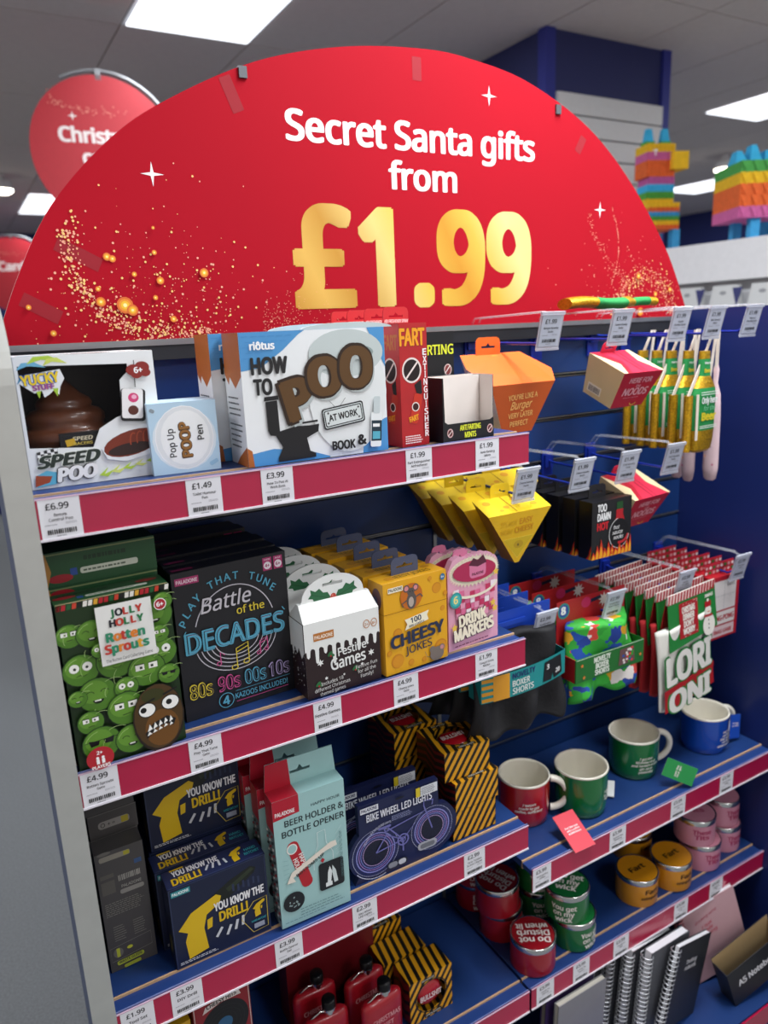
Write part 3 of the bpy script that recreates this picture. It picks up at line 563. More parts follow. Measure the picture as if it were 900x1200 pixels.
# --- mints boxes
def mint_display(x0, y0, x1, y1, lab):
    c = Carton('mint_display_box', lab, 'mint box', None, (x0, y0), (x1, y1), S1, .055, .105, BLK, body=False)
    w2, d2, h = c.w / 2, c.d / 2, c.h; b = MB(); IN = '#ece3dc'
    b.box((-w2, -d2, 0), (w2, d2, .002), BLK); b.box((-w2, -d2, 0), (-w2 + .001, d2, h), BLK, {'right': IN}); b.box((w2 - .001, -d2, 0), (w2, d2, h), BLK, {'left': IN}); b.box((-w2, d2 - .001, 0), (w2, d2, h), BLK, {'front': IN}); b.done('carton', c.root)
    b = MB(); b.prism([(-w2, 0), (w2, 0), (w2, .034), (w2 - .008, .030), (-w2 + .01, .030), (-w2 + .004, .034), (-w2 + .002, h), (-w2, h)], -d2 - .001, -d2, BLK); b.done('front_lip', c.root)
    b = MB(); b.box((-w2 + .012, d2 - .02, .002), (w2 - .002, d2 - .018, h - .001), IN); b.done('inner_panel', c.root)
    a = c.front(-c.d / 2 - .001); a.text('ANTI FARTING', c.W / 2 + .3, 1.75, '#e7ee3a', w=4.4, h=.85, bold=.06); a.text('MINTS', c.W / 2 + .3, .5, '#e7ee3a', w=2.4, h=.85, bold=.06)
    for x in (1.4, c.W - .9): a.ell(x, 1.5, .62, .75, '#d9b4b0'); a.ell(x, 1.5, .45, .55, '#5a1c1c'); a.line([(x - .4, 1.1), (x + .4, 1.9)], .15, '#e8d8d4')
    a.done('front_print', c.root); return c
mint_display(.685, 1.006, .792, 1.010, 'open black display box lettered Anti Farting Mints with white inner panel')
def mint_back(x0, y0, x1, y1, h, lab, w_):
    c = Carton('mint_box', lab, 'mint box', 'black mint boxes on the top shelf', (x0, y0), (x1, y1), S1, .03, h, BLK)
    a = c.front(); a.text('FARTING', c.W / 2 + .2, h * 100 - 3.8, '#e7ee3a', w=c.W * 1.0 - .5, h=1.6, bold=.04); a.ell(c.W - 1.3, h * 100 - 6.5, .8, 1.0, '#d8c0bc'); a.ell(c.W - 1.3, h * 100 - 6.5, .62, .8, '#8a3a3a'); a.line([(c.W - 1.9, h * 100 - 7.1), (c.W - .8, h * 100 - 5.8)], .2, '#e8e0dc'); a.ell(1.3, h * 100 - 6.5, .8, 1.0, '#9a2a26'); a.text('MINTS', c.W / 2 + .6, h * 100 - 9.6, '#e7ee3a', w=c.W * .6, h=1.4, bold=.04); a.done('front_print', c.root); return c
mint_back(.685, 1.085, .765, 1.085, .178, 'tall black mint box with yellow lettering, rear one behind the open display', 0)
c = mint_back(.690, 1.066, .752, 1.066, .105, 'short black mint box standing behind the open display box', 0)

# ================================================================== SECOND LEFT SHELF
def dots_face(a, x, y, r, mood=0, rot=0, col='#4d7d24'):   # a sprout with veins and a drawn face
    a.ell(x, y, r * 1.05, r, '#1d3a14'); a.ell(x, y, r, r * .95, col); a.ell(x - r * .15, y + r * .2, r * .72, r * .66, {'#4d7d24': '#639430'}.get(col, col))
    for k in (-1, 0, 1): a.arc(x + k * r * .9, y - r * .1, r * .9, r * .85, .05, '#b9d98a', 100 - k * 40, 160 - k * 40, n=6)
    e = r * .24
    if mood == 0:
        for k in (-1, 1): a.arc(x + k * r * .38, y + r * .1, e * .9, e * .7, .08, '#13200d', 10, 170, n=6)
        a.ell(x, y - r * .28, e * 1.2, e * .9, '#13200d', a0=180, a1=360); a.rect(x - e * .8, y - r * .36, e * 1.4, e * .3, '#f2f2ea')
    elif mood == 1:
        for k in (-1, 1): a.ell(x + k * r * .36, y + r * .18, e * 1.15, e * 1.15, '#f4f4ee'); a.ell(x + k * r * .34, y + r * .15, e * .35, e * .35, '#13200d')
        a.line([(x - e * 1.3, y - r * .35), (x - e * .4, y - r * .28), (x + e * .4, y - r * .38), (x + e * 1.3, y - r * .3)], .08, '#13200d')
    elif mood == 2:
        for k in (-1, 1): a.poly([(x + k * r * .1, y + r * .18), (x + k * r * .68, y + r * .28), (x + k * r * .58, y - r * .08), (x + k * r * .18, y - r * .05)][::k], '#121214')
        a.line([(x - r * .9, y + r * .2), (x + r * .9, y + r * .22)], .08, '#121214'); a.arc(x, y - r * .25, e, e * .6, .08, '#13200d', 200, 340, n=6)
    else:
        for k in (-1, 1): a.rect(x + k * r * .36 - e, y + r * .02, e * 2, e * 1.4, '#f4f4ee'); a.rect(x + k * r * .3 - e * .3, y + r * .1, e * .6, e * .6, '#13200d'); a.line([(x + k * r * .1, y + r * .38), (x + k * r * .66, y + r * .42)], .1, '#13200d')
        a.line([(x - e, y - r * .35), (x + e, y - r * .3)], .1, '#13200d')
GBOX = '#1f4d2a'
c = Carton('sprout_game_box', 'front green game box lettered Rotten Sprouts with sprout faces', 'board game', 'rotten sprouts game boxes', (.071, 1.003), (.219, 1.008), S2, .048, .240, GBOX)
a = c.front(); W, H = c.W, c.H; a.rect(0, 0, W, H, '#16300f')
for x, y, r, m_ in ((1.2, 19.6, 1.7, 3), (4.0, 19.3, 2.0, 0), (12.9, 20.0, 2.4, 0), (13.2, 14.4, 2.2, 1), (2.0, 14.6, 2.3, 1), (6.6, 14.8, 2.6, 2), (3.6, 10.6, 2.5, 0), (10.4, 12.4, 2.5, 3), (7.4, 10.6, 1.6, 1), (14, 11, 1.5, 2), (7.0, 7.6, 2.5, 3), (2.2, 7.0, 1.7, 3), (3.2, 3.6, 2.5, 2), (7.2, 3.0, 2.2, 0), (1.0, 10.9, 1.2, 0), (4.6, 17.0, 1.1, 1), (12.6, 17.4, 1.3, 3), (13.6, 22, 1.3, 0)): dots_face(a, min(x, W - r), y, r, m_)
a.ell(11.1, 5.0, 3.6, 5.2, '#20150a'); a.ell(11.1, 5.2, 3.4, 4.9, '#4a3413'); a.ell(11.4, 3.4, 2.4, 2.8, '#6e4718'); a.ell(10.6, 8.6, 1.6, 1.0, '#35360f')
a.ell(9.6, 6.6, 1.25, 1.1, '#101010'); a.ell(9.6, 6.6, 1.12, .98, '#f6f6f2'); a.ell(9.1, 6.7, .42, .42, '#101010'); a.ell(12.9, 6.9, 1.3, 1.15, '#101010'); a.ell(12.9, 6.9, 1.17, 1.02, '#f6f6f2'); a.ell(12.7, 7.0, .42, .42, '#101010')
a.line([(8.6, 7.4), (10.8, 8.1)], .25, '#101010'); a.line([(12.0, 8.3), (14.0, 8.9)], .25, '#101010'); a.poly([(9.0, 3.2), (10.2, 4.4), (12.2, 5.0), (13.4, 4.2), (13.0, 3.3), (12.0, 3.9), (10.4, 3.5), (9.2, 2.3)], '#101010')
for i in range(5): a.poly([(9.3 + i * .78, 3.3 + .2 * min(i, 3)), (10.0 + i * .74, 3.6 + .2 * min(i, 3)), (9.7 + i * .74, 4.4 + .13 * i)], '#f6f6f2'); a.poly([(9.2 + i * .8, 2.7 + .22 * min(i, 3)), (9.9 + i * .76, 2.9 + .22 * min(i, 3)), (9.5 + i * .78, 3.3 + .2 * min(i, 3))], '#f6f6f2')
a.rect(4.6, 12.3 + 2.4, 7.3, 8.4, '#e8e8e4'); LC = ['#2a7a4a', '#c23b2e', '#d98a2b', '#2b6a7a', '#8a2c3a']
def cword(a, t, x, y, h, b, cols, sp=.82, ws={}):
    for i, ch in enumerate(t): 
        g = ws.get(ch, 1); a.text(ch, x + h * sp * g / 2, y, cols[i % len(cols)], h=h, bold=b); x += h * sp * g
cword(a, 'JOLLY', 6.3, 21.4, .95, .09, ['#2a7a4a', '#20202a', '#c23b2e', '#2a7a4a', '#c23b2e'], .92); cword(a, 'HOLLY', 6.2, 20.0, .95, .09, ['#20202a', '#c23b2e', '#2a7a4a', '#c23b2e', '#2a7a4a'], .95)
cword(a, 'Rotten', 5.6, 18.0, 1.2, .09, ['#2f8a66', '#e0802a', '#c23b2e', '#2f8a66', '#e0802a', '#2f8a66'], .8, {'t': .65}); cword(a, 'Sprouts', 5.2, 16.4, 1.2, .09, ['#c23b2e', '#2f8a66', '#e0802a', '#c23b2e', '#2f8a66', '#e0a02a', '#2f8a66'], .78, {'t': .65, 'r': .65}); a.text('The Rotten Card Collecting Game', 8.2, 15.2, '#333333', w=6.2, h=.42, bold=.01, res=1)
a.ell(13.0, 21.8, .85, .85, '#ffffff'); a.ell(13.0, 21.8, .75, .75, '#a8202c'); a.text('6+', 13.0, 21.5, '#ffffff', h=.6, bold=.06)
a.ell(2.6, 1.9, 1.8, 1.7, '#b3202c'); a.text('2+', 2.6, 2.5, '#ffffff', h=.5, bold=.05); a.text('PLAYERS', 2.6, .45, '#ffffff', w=2.4, h=.45, bold=.05); 
for k in (-.35, .35): a.ell(2.6 + k, 2.0, .2, .2, '#ffffff'); a.rect(2.4 + k, 1.1, .4, .7, '#ffffff')
a.done('front_print', c.root)
a = c.front(); stripe = ['#b3202c', '#e9e6de', '#1e5a30', '#d9a336', '#161616', '#b3202c', '#e9e6de', '#c8402c']
for i in range(22): a.poly([(i * W / 22, H - .75), ((i + 1) * W / 22 - .15, H - .75), ((i + 1) * W / 22, H), (i * W / 22 + .15, H)], stripe[(i * 5) % 8])
a.done('stripe_print', c.root)
a = c.top(); a.rect(0, 0, W, c.D, '#20502c'); a.rect(4.2, 1.6, 8.2, .8, '#ccd2c2', r=.3); small(a, 4.6, 1.9, 7.4, 1, '#5c6a58', h=.2); a.rect(3.1, 1.5, .8, .9, '#2b4f9a'); a.ell(1.6, 2.8, 1.5, .6, '#a11d28'); a.ell(12.6, 3.4, 1.5, .6, '#a11d28'); a.rect(.1, .1, W - .2, .25, '#cdb48a'); small(a, .8, 3.4, 8, 1, '#12351c', h=.5); a.done('top_print', c.root)
a = None
for k in range(6):   # more of the same game lying flat behind the standing one
    q = Carton('sprout_game_box', 'flat-lying green sprout game box, %s of the pile behind the front one' % ('bottom', 'second', 'third', 'fourth', 'fifth', 'topmost')[k], 'board game', 'rotten sprouts game boxes', (.070 + .001 * (k % 2), 1.062), (.218 + .001 * (k % 2), 1.066), S2 + .0495 * k, .235, .049, GBOX)
    if k >= 3 or k == 0:
        a = q.front(); W, H = q.W, q.H; a.rect(0, 0, W, H, '#20502c'); a.rect(4.4, 1.3, 7.8, .9, '#ccd2c2', r=.3); small(a, 4.8, 1.6, 7, 1, '#5c6a58', h=.25); a.rect(3.1, 1.3, .9, 1.0, '#2b4f9a'); a.ell(1.8, 3.9 - (k % 2) * 2.8, 1.6, .6, '#a11d28'); small(a, 5, 3.2, 7, 1, '#12351c', h=.6); a.rect(0, 4.5, W, .2, '#7d8a5a'); a.poly([(0, 0), (.7, 2.2), (.2, 4.8), (0, 4.8)], '#b9833a'); pr = a.done('front_print', q.root)

# --- play that tune
c = Carton('tune_game_box', 'front black game box lettered Battle of the Decades in neon colours', 'board game', 'black music game boxes', (.232, 1.050), (.415, 1.060), S2, .034, .238, BLK)
a = c.front(); W, H = c.W, c.H; a.rect(0, 0, W, H, '#1b1b20'); N1, N2, N3, N4 = '#58a8c4', '#d04f8f', '#e0c93c', '#c9c6cf'
a.rect(.5, H - 2.0, 3.6, 1.1, '#b0336c'); a.text('PALADONE', 2.3, H - 1.75, '#f4dce6', w=3.2, h=.55, bold=.05)
for k, x in enumerate((15.2, 17.0)): a.rect(x - .75, H - 2.6, 1.5, 2.1, '#b0336c'); a.ell(x, H - 1.8, .62, .62, '#eee3ea'); a.text(('4+', '6+')[k], x, H - 2.05, '#a02a60', h=.5, bold=.05); a.text(('PLAYERS', 'AGE')[k], x, H - .95, '#f4dce6', w=1.0, h=.25, bold=.02)
cx, cy, R1_ = W / 2, 13.2, 7.4
a.arc(cx, cy - .6, 6.6, 7.6, .16, N4, 18, 162, n=24)
for q in range(5): a.arc(cx, cy - 1.6 + .0 * q, 6.6 - q * .75, 5.2 - q * .62, .14, N4, 190, 350, n=20)
for ch, ang in zip('PLAY THAT TUNE', [157 - i * 8.9 for i in range(14)]):
    if ch != ' ': a.text(ch, cx + 8.3 * cos(RD(ang)), cy - .8 + 9.2 * sin(RD(ang)) - .5, N1, h=1.15, bold=.03, rot=(ang - 90) * .75)
a.line([(.9, 14.0), (1.3, 14.6)], .15, N1); a.line([(W - .9, 14.2), (W - 1.3, 14.8)], .15, N1)
a.text('Battle', cx - 1.2, 16.9, '#cfcbd2', w=8.2, h=2.3, shear=.25, bold=.015, rot=2); a.text('of the', cx + 2.6, 15.4, N3, w=4.6, h=1.2, bold=.02)
a.text('DECADES', cx, 10.9, N1, w=16.2, h=3.2, bold=.055); a.text('DECADES', cx, 11.0, '#1b2026', w=15.7, h=2.95, bold=.02); a.text('DECADES', cx, 11.0, '#c06a9c', w=15.5, h=2.9, bold=.0); a.text('DECADES', cx, 11.02, N1, w=15.5, h=2.85, bold=.0)
def note(x, y, s_, c_): a.line([(x, y), (x, y + 2.4 * s_), (x + 1.6 * s_, y + 2.9 * s_), (x + 1.6 * s_, y + .4 * s_)], .16, c_); a.line([(x, y + 1.9 * s_), (x + 1.6 * s_, y + 2.4 * s_)], .14, c_); a.arc(x - .35 * s_, y, .4 * s_, .3 * s_, .14, c_, n=12); a.arc(x + 1.25 * s_, y + .4 * s_, .4 * s_, .3 * s_, .14, c_, n=12)
note(cx - .4, 6.9, 1.25, N3); note(cx + 3.6, 8.2, .8, N2); a.line([(cx - 3, 8.2), (cx - 3, 10), (cx - 2.3, 9.4)], .14, N2); a.arc(cx - 3.3, 8.2, .35, .3, .13, N2, n=10)
for t_, x, c_ in (('80s', 2.7, N3), ('90s', 7.2, N2), ('00s', 11.6, N1), ('10s', 15.7, '#a99ac4')): a.text(t_, x, 3.6, c_, w=3.6, h=2.3, bold=.06); a.text(t_, x, 3.65, '#221f26', w=3.5, h=2.15, bold=.0)
a.arc(6.4, 1.9, 1.2, 1.2, .12, N1, n=20); a.text('4', 6.4, 1.2, N1, h=1.4, bold=.05); a.text('KAZOOS INCLUDED!', 12.4, 1.7, N1, w=9.0, h=.85, bold=.02); a.line([(8, 1.2), (17, 1.3)], .08, N2); a.line([(8, 3.0), (17.4, 3.1)], .06, N1); a.done('front_print', c.root)
a = c.top(); a.rect(.5, .8, 3.2, .9, '#7c2850'); a.rect(0, 0, W, .15, '#3a3a40'); a.done('top_print', c.root)
for k in range(5): dup(c.root, (-.002 * k, .042 * (k + 1), (0, .002, -.002, .003, 0)[k]), ('second', 'third', 'fourth', 'fifth', 'rearmost')[k] + ' black music game box counted from the front')
# --- festive games
DKB = '#2a1b1c'
c = Carton('festive_games_box', 'front black and white carton with holly handle lettered Festive Games', 'card game', 'festive games cartons', (.416, 1.009), (.552, 1.011), S2, .056, .128, '#e9ebe8', faces={'left': card(DKB)})
a = c.front(); W, H = c.W, c.H; a.rect(0, 0, W, H * .66, DKB)
pts = [(0, H * .62)]; x = 0; rr = random.Random(4)
drip = [(0, 8.0)]
for k in range(9):
    x0_ = k * W / 9; L_ = (1.0, 2.2, .8, 3.0, 1.2, .7, 1.9, .9, 1.4)[k]; w_ = W / 9
    drip += [(x0_ + w_ * .15, 8.2), (x0_ + w_ * .2, 8.2 - L_), (x0_ + w_ * .38, 7.9 - L_), (x0_ + w_ * .55, 8.2 - L_), (x0_ + w_ * .62, 8.2), (x0_ + w_ * .8, 8.6)]
drip += [(W, 8.2), (W, 8.9), (0, 8.9)]; a.poly(drip, '#e9ebe8')
a.rect(1.6, 9.6, 3.6, 1.3, '#b8722c'); a.text('PALADONE', 3.4, 9.9, '#f6e8d8', w=3.2, h=.6, bold=.05)
for k, xx in enumerate((W - 2.4, W - 1.0)): a.arc(xx, 10.3, .55, .7, .12, '#b8722c', n=14); a.text(('2+', '8+')[k], xx, 10.0, '#b8722c', h=.45, bold=.03)
a.text('Festive', 8.4, 6.2, '#e9ebe8', w=5.2, h=1.4, bold=.03, rot=3); a.text('Games', 7.6, 4.1, '#e9ebe8', w=6.4, h=1.9, bold=.04, rot=3)
for xx, yy, n_, r_ in ((2.5, 5.8, 6, .65), (W - 1.8, 5.2, 6, .65), (W - 2.4, 7, 6, .3), (3.4, 2.9, 6, .35), (W - 3.6, 3.6, 6, .35), (6.6, 2.7, 6, .25)): a.star(xx, yy, r_, '#e9ebe8', n=n_, q=.45)
for xx, yy in ((4.3, 6.9), (1.9, 2.3), (8.6, 3.3)): a.ell(xx, yy, .55, .3, '#2c6b3c', rot=40); a.ell(xx + .4, yy - .3, .4, .25, '#2c6b3c', rot=-30); a.ell(xx + .1, yy - .4, .16, .16, '#b02428')
for k, t_ in enumerate(('Includes 18', 'different Christmas', 'themed games')): a.text(t_, 4.4, 1.9 - k * .85, '#d9dad6', w=(4.0, 6.4, 4.6)[k], h=.6, bold=.01, rot=3, res=1)
for k, t_ in enumerate(('Festive Fun', 'for all the', 'Family!')): a.text(t_, 10.8, 3.1 - k * .9, '#d9dad6', w=(4.0, 3.4, 2.4)[k], h=.6, bold=.01, rot=3, res=1)
a.done('front_print', c.root)
a = c.left(); rr = random.Random(2)
for k in range(26): a.star(rr.uniform(.4, c.D - .4), rr.uniform(.4, H * .6), rr.uniform(.08, .22), '#d0d0cc', n=3, q=.5)
a.poly([(0, H), (0, 7.6), (1, 8), (1.4, 6.4), (2, 8.2), (3, 7.2), (3.6, 8.4), (4.6, 6.8), (c.D, 8), (c.D, H)], '#e9ebe8'); a.done('side_print', c.root)
b = MB(); w2 = c.w / 2
b.hexa([(-w2, -c.d / 2, .128), (w2, -c.d / 2, .128), (w2, c.d / 2, .128), (-w2, c.d / 2, .128), (-w2 + .004, -.004, .152), (w2 - .004, -.004, .152), (w2 - .004, .004, .152), (-w2 + .004, .004, .152)], '#e9ebe8'); b.done('gable', c.root)
pts = [(w2 - .002, 0)] + [((w2 - .012) * cos(pi * i / 20), .012 + .042 * sin(pi * i / 20)) for i in range(21)] + [(-w2 + .002, 0)]
b = MB(); b.prism([(p[0], p[1] * .85 + .145) for p in pts], -.0015, .0015, '#eceeec', holes=[[(-.018, .178), (-.006, .178), (0, .182), (.006, .178), (.018, .178), (.018, .173), (-.018, .173)]]); b.done('handle_panel', c.root)
a = Art((0, -.0015, .145))
def holly(a, s_):
    for k in (-1, 1):
        P = [(.4, .5), (1.2, 2.0), (2.2, 2.1), (3.0, 3.1), (3.9, 2.6), (5.0, 3.2), (4.9, 2.2), (5.6, 1.4), (4.6, 1.2), (4.2, .3), (3.2, .7), (2.2, 0), (1.6, .6)]
        a.poly([(p[0] * k * s_, (p[1] + .2) * s_) for p in P][::k], '#2f6b45'); a.line([(.4 * k, .6), (4.8 * s_ * k, 2.3 * s_)], .09, '#1d4a2e')
    for x, y in ((-.45, .3), (.5, .3), (0, .9)): a.ell(x, y, .5, .5, '#c2483a'); a.ell(x - .12, y + .15, .15, .13, '#e58a7a')
holly(a, .80); a.done('holly_print', c.root)
for k in range(3): dup(c.root, (-.006 * k - .006, .066 * (k + 1), 0), ('second', 'third', 'rearmost')[k] + ' holly-handled festive games carton counted from the front')
# --- cheesy jokes
YEL = '#e3a71c'
c = Carton('joke_card_box', 'front yellow cheese-patterned box lettered Cheesy Jokes with a mouse', 'card game', 'cheesy jokes boxes', (.560, 1.008), (.691, 1.016), S2, .045, .163, YEL)
a = c.front(); W, H = c.W, c.H; a.rect(0, 0, W, H, YEL)
for x, y, r in ((11, 13.4, 1.0), (12.2, 9.4, .5), (2.6, 7.2, .9), (11.6, 2.4, 1.4), (2.4, 2.2, 1.3), (5.2, 1.2, .6), (8, 1.0, .5), (.8, 4.0, .5), (9.6, 15.4, .4), (12.8, 12.1, .45)): a.ell(x, y, r, r, '#c9811a'); a.ell(x + r * .1, y - r * .1, r * .85, r * .85, '#d6901c')
a.line([(0, 11.0), (W, 10.9)], .1, '#9a6a10'); a.rect(.9, 14.6, 3.0, .9, '#f3ecd2'); a.text('PALADONE', 2.4, 14.85, '#333340', w=2.7, h=.5, bold=.04)
a.ell(5.6, 13.2, 2.3, 2.3, '#c46a1a'); MS_ = '#5a5350'
a.ell(5.6, 12.4, 1.0, 1.5, MS_); a.ell(5.5, 14.0, .75, .7, MS_); a.ell(4.6, 14.7, .65, .65, MS_); a.ell(6.5, 14.6, .6, .65, MS_); a.ell(4.6, 14.7, .42, .42, '#d98a8a'); a.ell(6.5, 14.6, .4, .42, '#d98a8a'); a.ell(5.5, 12.2, .55, .9, '#b9aaa0'); a.line([(5, 12.8), (3.6, 12.2), (3.9, 11.6)], .25, MS_); a.line([(6.2, 12.8), (7.4, 13.2), (7.9, 12.6)], .25, MS_); a.ell(5.3, 14.1, .1, .1, '#101010'); a.ell(5.8, 14.1, .1, .1, '#101010')
a.ell(W - .9, 15.2, .5, .6, '#2f6f9a'); a.text('6+', W - .9, 15.0, '#f2f2f2', h=.4, bold=.03)
a.poly([(4.0, 7.4), (9.0, 8.2), (8.7, 9.1), (9.1, 9.9), (4.0, 9.3), (4.5, 8.4)], '#f3ecd2'); a.text('100', 6.4, 8.5, '#26304c', w=2.2, h=.9, bold=.05, rot=5); a.text('BRIE-LLIANTLY', 6.5, 7.85, '#26304c', w=3.2, h=.38, bold=.03, rot=5)
a.text('CHEESY', 6.8, 5.0, '#26304c', w=11.2, h=2.1, bold=.08, rot=3); a.text('JOKES', 6.8, 3.1, '#26304c', w=5.6, h=1.4, bold=.02, rot=3)
a.ell(10.6, 1.4, 1.5, 1.3, '#7a6f66'); a.ell(9.6, 2.4, .6, .6, '#7a6f66'); a.ell(11.7, 2.3, .6, .6, '#7a6f66'); a.ell(11.7, 2.3, .4, .4, '#c98a88'); a.line([(8, 2.4), (8.4, 1.4), (9.4, 1.0)], .1, '#7a6f66'); a.done('front_print', c.root)
a = c.left(); a.rect(0, 0, c.D, H, '#d49a1c'); a.text('CHEESY JOKES', 2.3, 5.5, '#26304c', w=9, h=1.3, rot=90, bold=.06); a.ell(2.6, 13.4, 1.4, 1.9, '#6a4a50'); a.ell(2.2, 12.8, .7, 1, '#50557a'); a.line([(0, 11.0), (c.D, 11.0)], .1, '#9a6a10'); a.done('side_print', c.root)
a = c.top(); a.text('CHEESY JOKES', W / 2, 1.4, '#8a6514', w=9, h=1.2, bold=.05); a.ell(W * .2, 2, 1, .8, '#c98a1c'); a.ell(W * .85, 3.6, .9, .6, '#c98a1c'); a.line([(.2, .15), (W - .2, .15)], .15, '#f4c860'); a.done('top_print', c.root)
hang_tab(c.root, 0, .008, .163, .056, .030, '#4b5470', hw=.30)
for k in range(4): dup(c.root, (-.007 * (k + 1), .054 * (k + 1), (0, .002, .006, .006)[k]), ('second', 'third', 'fourth', 'rearmost')[k] + ' yellow cheesy jokes box counted from the front')
# --- drink markers
c = Carton('drink_marker_card', 'front pink die-cut card lettered Drink Markers with cowgirl hat', 'gift card', 'pink drink marker packs', (.701, 1.024), (.821, 1.036), S2, .016, .135, '#d98aa8', body=False)
b = MB(); w2 = c.w / 2
out = [(-w2, 0), (w2, 0), (w2, .148)] + [(.008 + (w2 - .008) * cos(t), .148 + (.026 if k % 2 else .0235) * sin(t)) for k, t in enumerate([2.0 * i / 12 for i in range(13)])][1:] + [(-.022, .170), (-.034, .176), (-.048, .170), (-w2, .150)]
b.prism(out, -.006, .006, '#d79ab2'); b.done('card_body', c.root)
a = c.front(-.006); PK = '#e2a6bd'
a.poly([((p[0] + w2) * 100, p[1] * 100) for p in out], PK)
a.ell(6.3, 14.2, 5.9, 2.6, '#efe6cf', rot=-4, n=40)
for k in range(40): t = 2 * pi * k / 40; a.poly([(6.3 + 5.6 * cos(t), 14.2 + 2.4 * sin(t)), (6.3 + 6.2 * cos(t + .06), 14.2 + 3.0 * sin(t + .06)), (6.3 + 5.6 * cos(t + .12), 14.2 + 2.4 * sin(t + .12))], '#e4dabd')
a.ell(6.3, 14.2, 5.2, 2.0, '#b02c54', rot=-4); a.rect(5.0, 12.8, 4.0, 3.2, '#d97a9e', r=.8); a.poly([(4.8, 15.4), (6, 16.6), (7, 16.0), (8.4, 16.8), (9.2, 15.2), (7, 14.8)], '#5a2438'); a.text('PALADONE', 7, 13.3, '#5a2438', w=2.8, h=.5, bold=.04)
for i in range(8):
    for j in range(5):
        k_ = '#f3e4ea' if (i * 3 + j * 5) % 7 == 0 else ('#c4365f', '#dd6f97', '#e79ab5')[(i + j * 2) % 3]; x0_ = 1.2 + i * 1.25 + (j * .12 if i < 4 else -j * .12); y0_ = 10.3 - j * 1.15 - (.5 * abs(i - 3.5) * -.2) - .9 * (1 - ((i - 3.5) / 4) ** 2); a.rect(x0_, y0_, 1.18 - j * .03, 1.08, k_)
a.arc(6.2, 11.4, 5.2, 1.9, .5, '#efe6cf', 180, 360, n=20)
a.ell(1.5, 9.7, 1.4, 1.5, '#2f9a9a'); a.ell(1.5, 9.7, 1.0, 1.1, '#4fb8b4'); a.text('6', 1.5, 9.1, '#f4e08a', h=1.3, bold=.06)
a.text('DRINK', 5.6, 4.6, '#f4ead0', w=6.6, h=2.0, bold=.10, rot=4, out=('#3a2430', .09)); a.text('MARKERS', 5.9, 2.2, '#f4ead0', w=9.6, h=2.1, bold=.10, rot=4, out=('#3a2430', .09))
for x, y in ((1.0, 4.6), (10.9, 6.0), (11.2, 13), (10.4, 7.2)): a.star(x, y, .8, '#e9c24a', n=5, q=.5)
small(a, 1, .8, 10, 1, '#7a3850', h=.2); a.done('front_print', c.root)
hang_tab(c.root, -.022, .004, .155, .034, .030, '#d0789a', hw=.3)
dup(c.root, (-.018, .040, .0), 'rear pink drink markers card behind the front one')

# ================================================================== THIRD LEFT SHELF
GRY = '#4a4746'
c = Carton('tool_set_box', 'slim standing grey box with small print and green-yellow marks', 'tool set box', 'grey tool set boxes', (.076, 1.078), (.148, 1.078), S3, .036, .216, GRY)
a = c.front(); W, H = c.W, c.H
a.rect(.6, H - 1.6, 4.6, .9, '#8a8578', r=.3); a.rect(4.2, H - 1.5, .9, .7, '#a8a02c'); a.rect(5.6, H - 3.6, 1.1, .8, '#3a5580'); a.ell(1.4, H - .2, 1, .3, '#6a6660')
for y, h_ in ((H - 4.6, .7), (H - 7.4, 2.3)): a.rect(.4, y, 2.0, h_, '#5c5852')
a.bars(3.0, H - 5.7, 3.4, 1.0, '#a5a29a'); a.rect(3.0, H - 8.1, 3.6, .8, '#8e8b84', r=.3); a.text('PALADONE', 4.8, H - 7.0, '#a5a29a', w=3, h=.5)
small(a, .5, H - 9.2, 6.2, 7, '#85827a', h=.12, gap=.36)
for x in (1.2, 4.2): small(a, x, 8.0, 1.9, 7, '#85827a', h=.14, gap=.42, seed=int(x))
for p in ([(.3, 1.9), (6.6, 2.6), (6.6, 5.0), (.3, 4.4)],): a.line(p, .06, '#8f8c84', closed=True)
a.ell(1.4, 3.3, .75, .9, '#6c6962'); a.rect(1.15, 2.5, .5, 1.6, '#b7bd3a'); a.ell(3.2, 3.6, .45, .3, '#c3c43c')
a.rect(1.0, 1.1, 4.2, .8, '#a9b33a', r=.3, rot=4); a.text('WASTE GUIDE', 3.1, 1.35, '#3c3b38', w=3.6, h=.45, rot=4, bold=.04); a.rect(2.0, .2, 2.6, .6, '#a9b33a', r=.2, rot=4); a.done('front_print', c.root)
for k in range(7):
    q = Carton('tool_set_box', 'flat-lying grey tool set box, %s of the pile behind the standing one' % ('bottom', 'second', 'third', 'fourth', 'fifth', 'sixth', 'topmost')[k], 'tool set box', 'grey tool set boxes', (.076 + .002 * (k % 2), 1.120), (.150 + .002 * (k % 2), 1.122), S3 + .0428 * k, .19, .0425, GRY)
    if k > 3: a = q.front(); a.rect(1.4, 1.4, 4.8, 1.3, '#8f8b86', r=.5); a.rect(4.9, 1.5, 1.1, 1.1, '#a8992c'); a.text('+ =', 3.4, 1.75, '#45423f', h=.6, bold=.04); a.arc(2.1, 2.05, .3, .35, .12, '#45423f', n=10); a.rect(0, 4.1, q.W, .15, '#6a6764'); a.done('front_print', q.root)
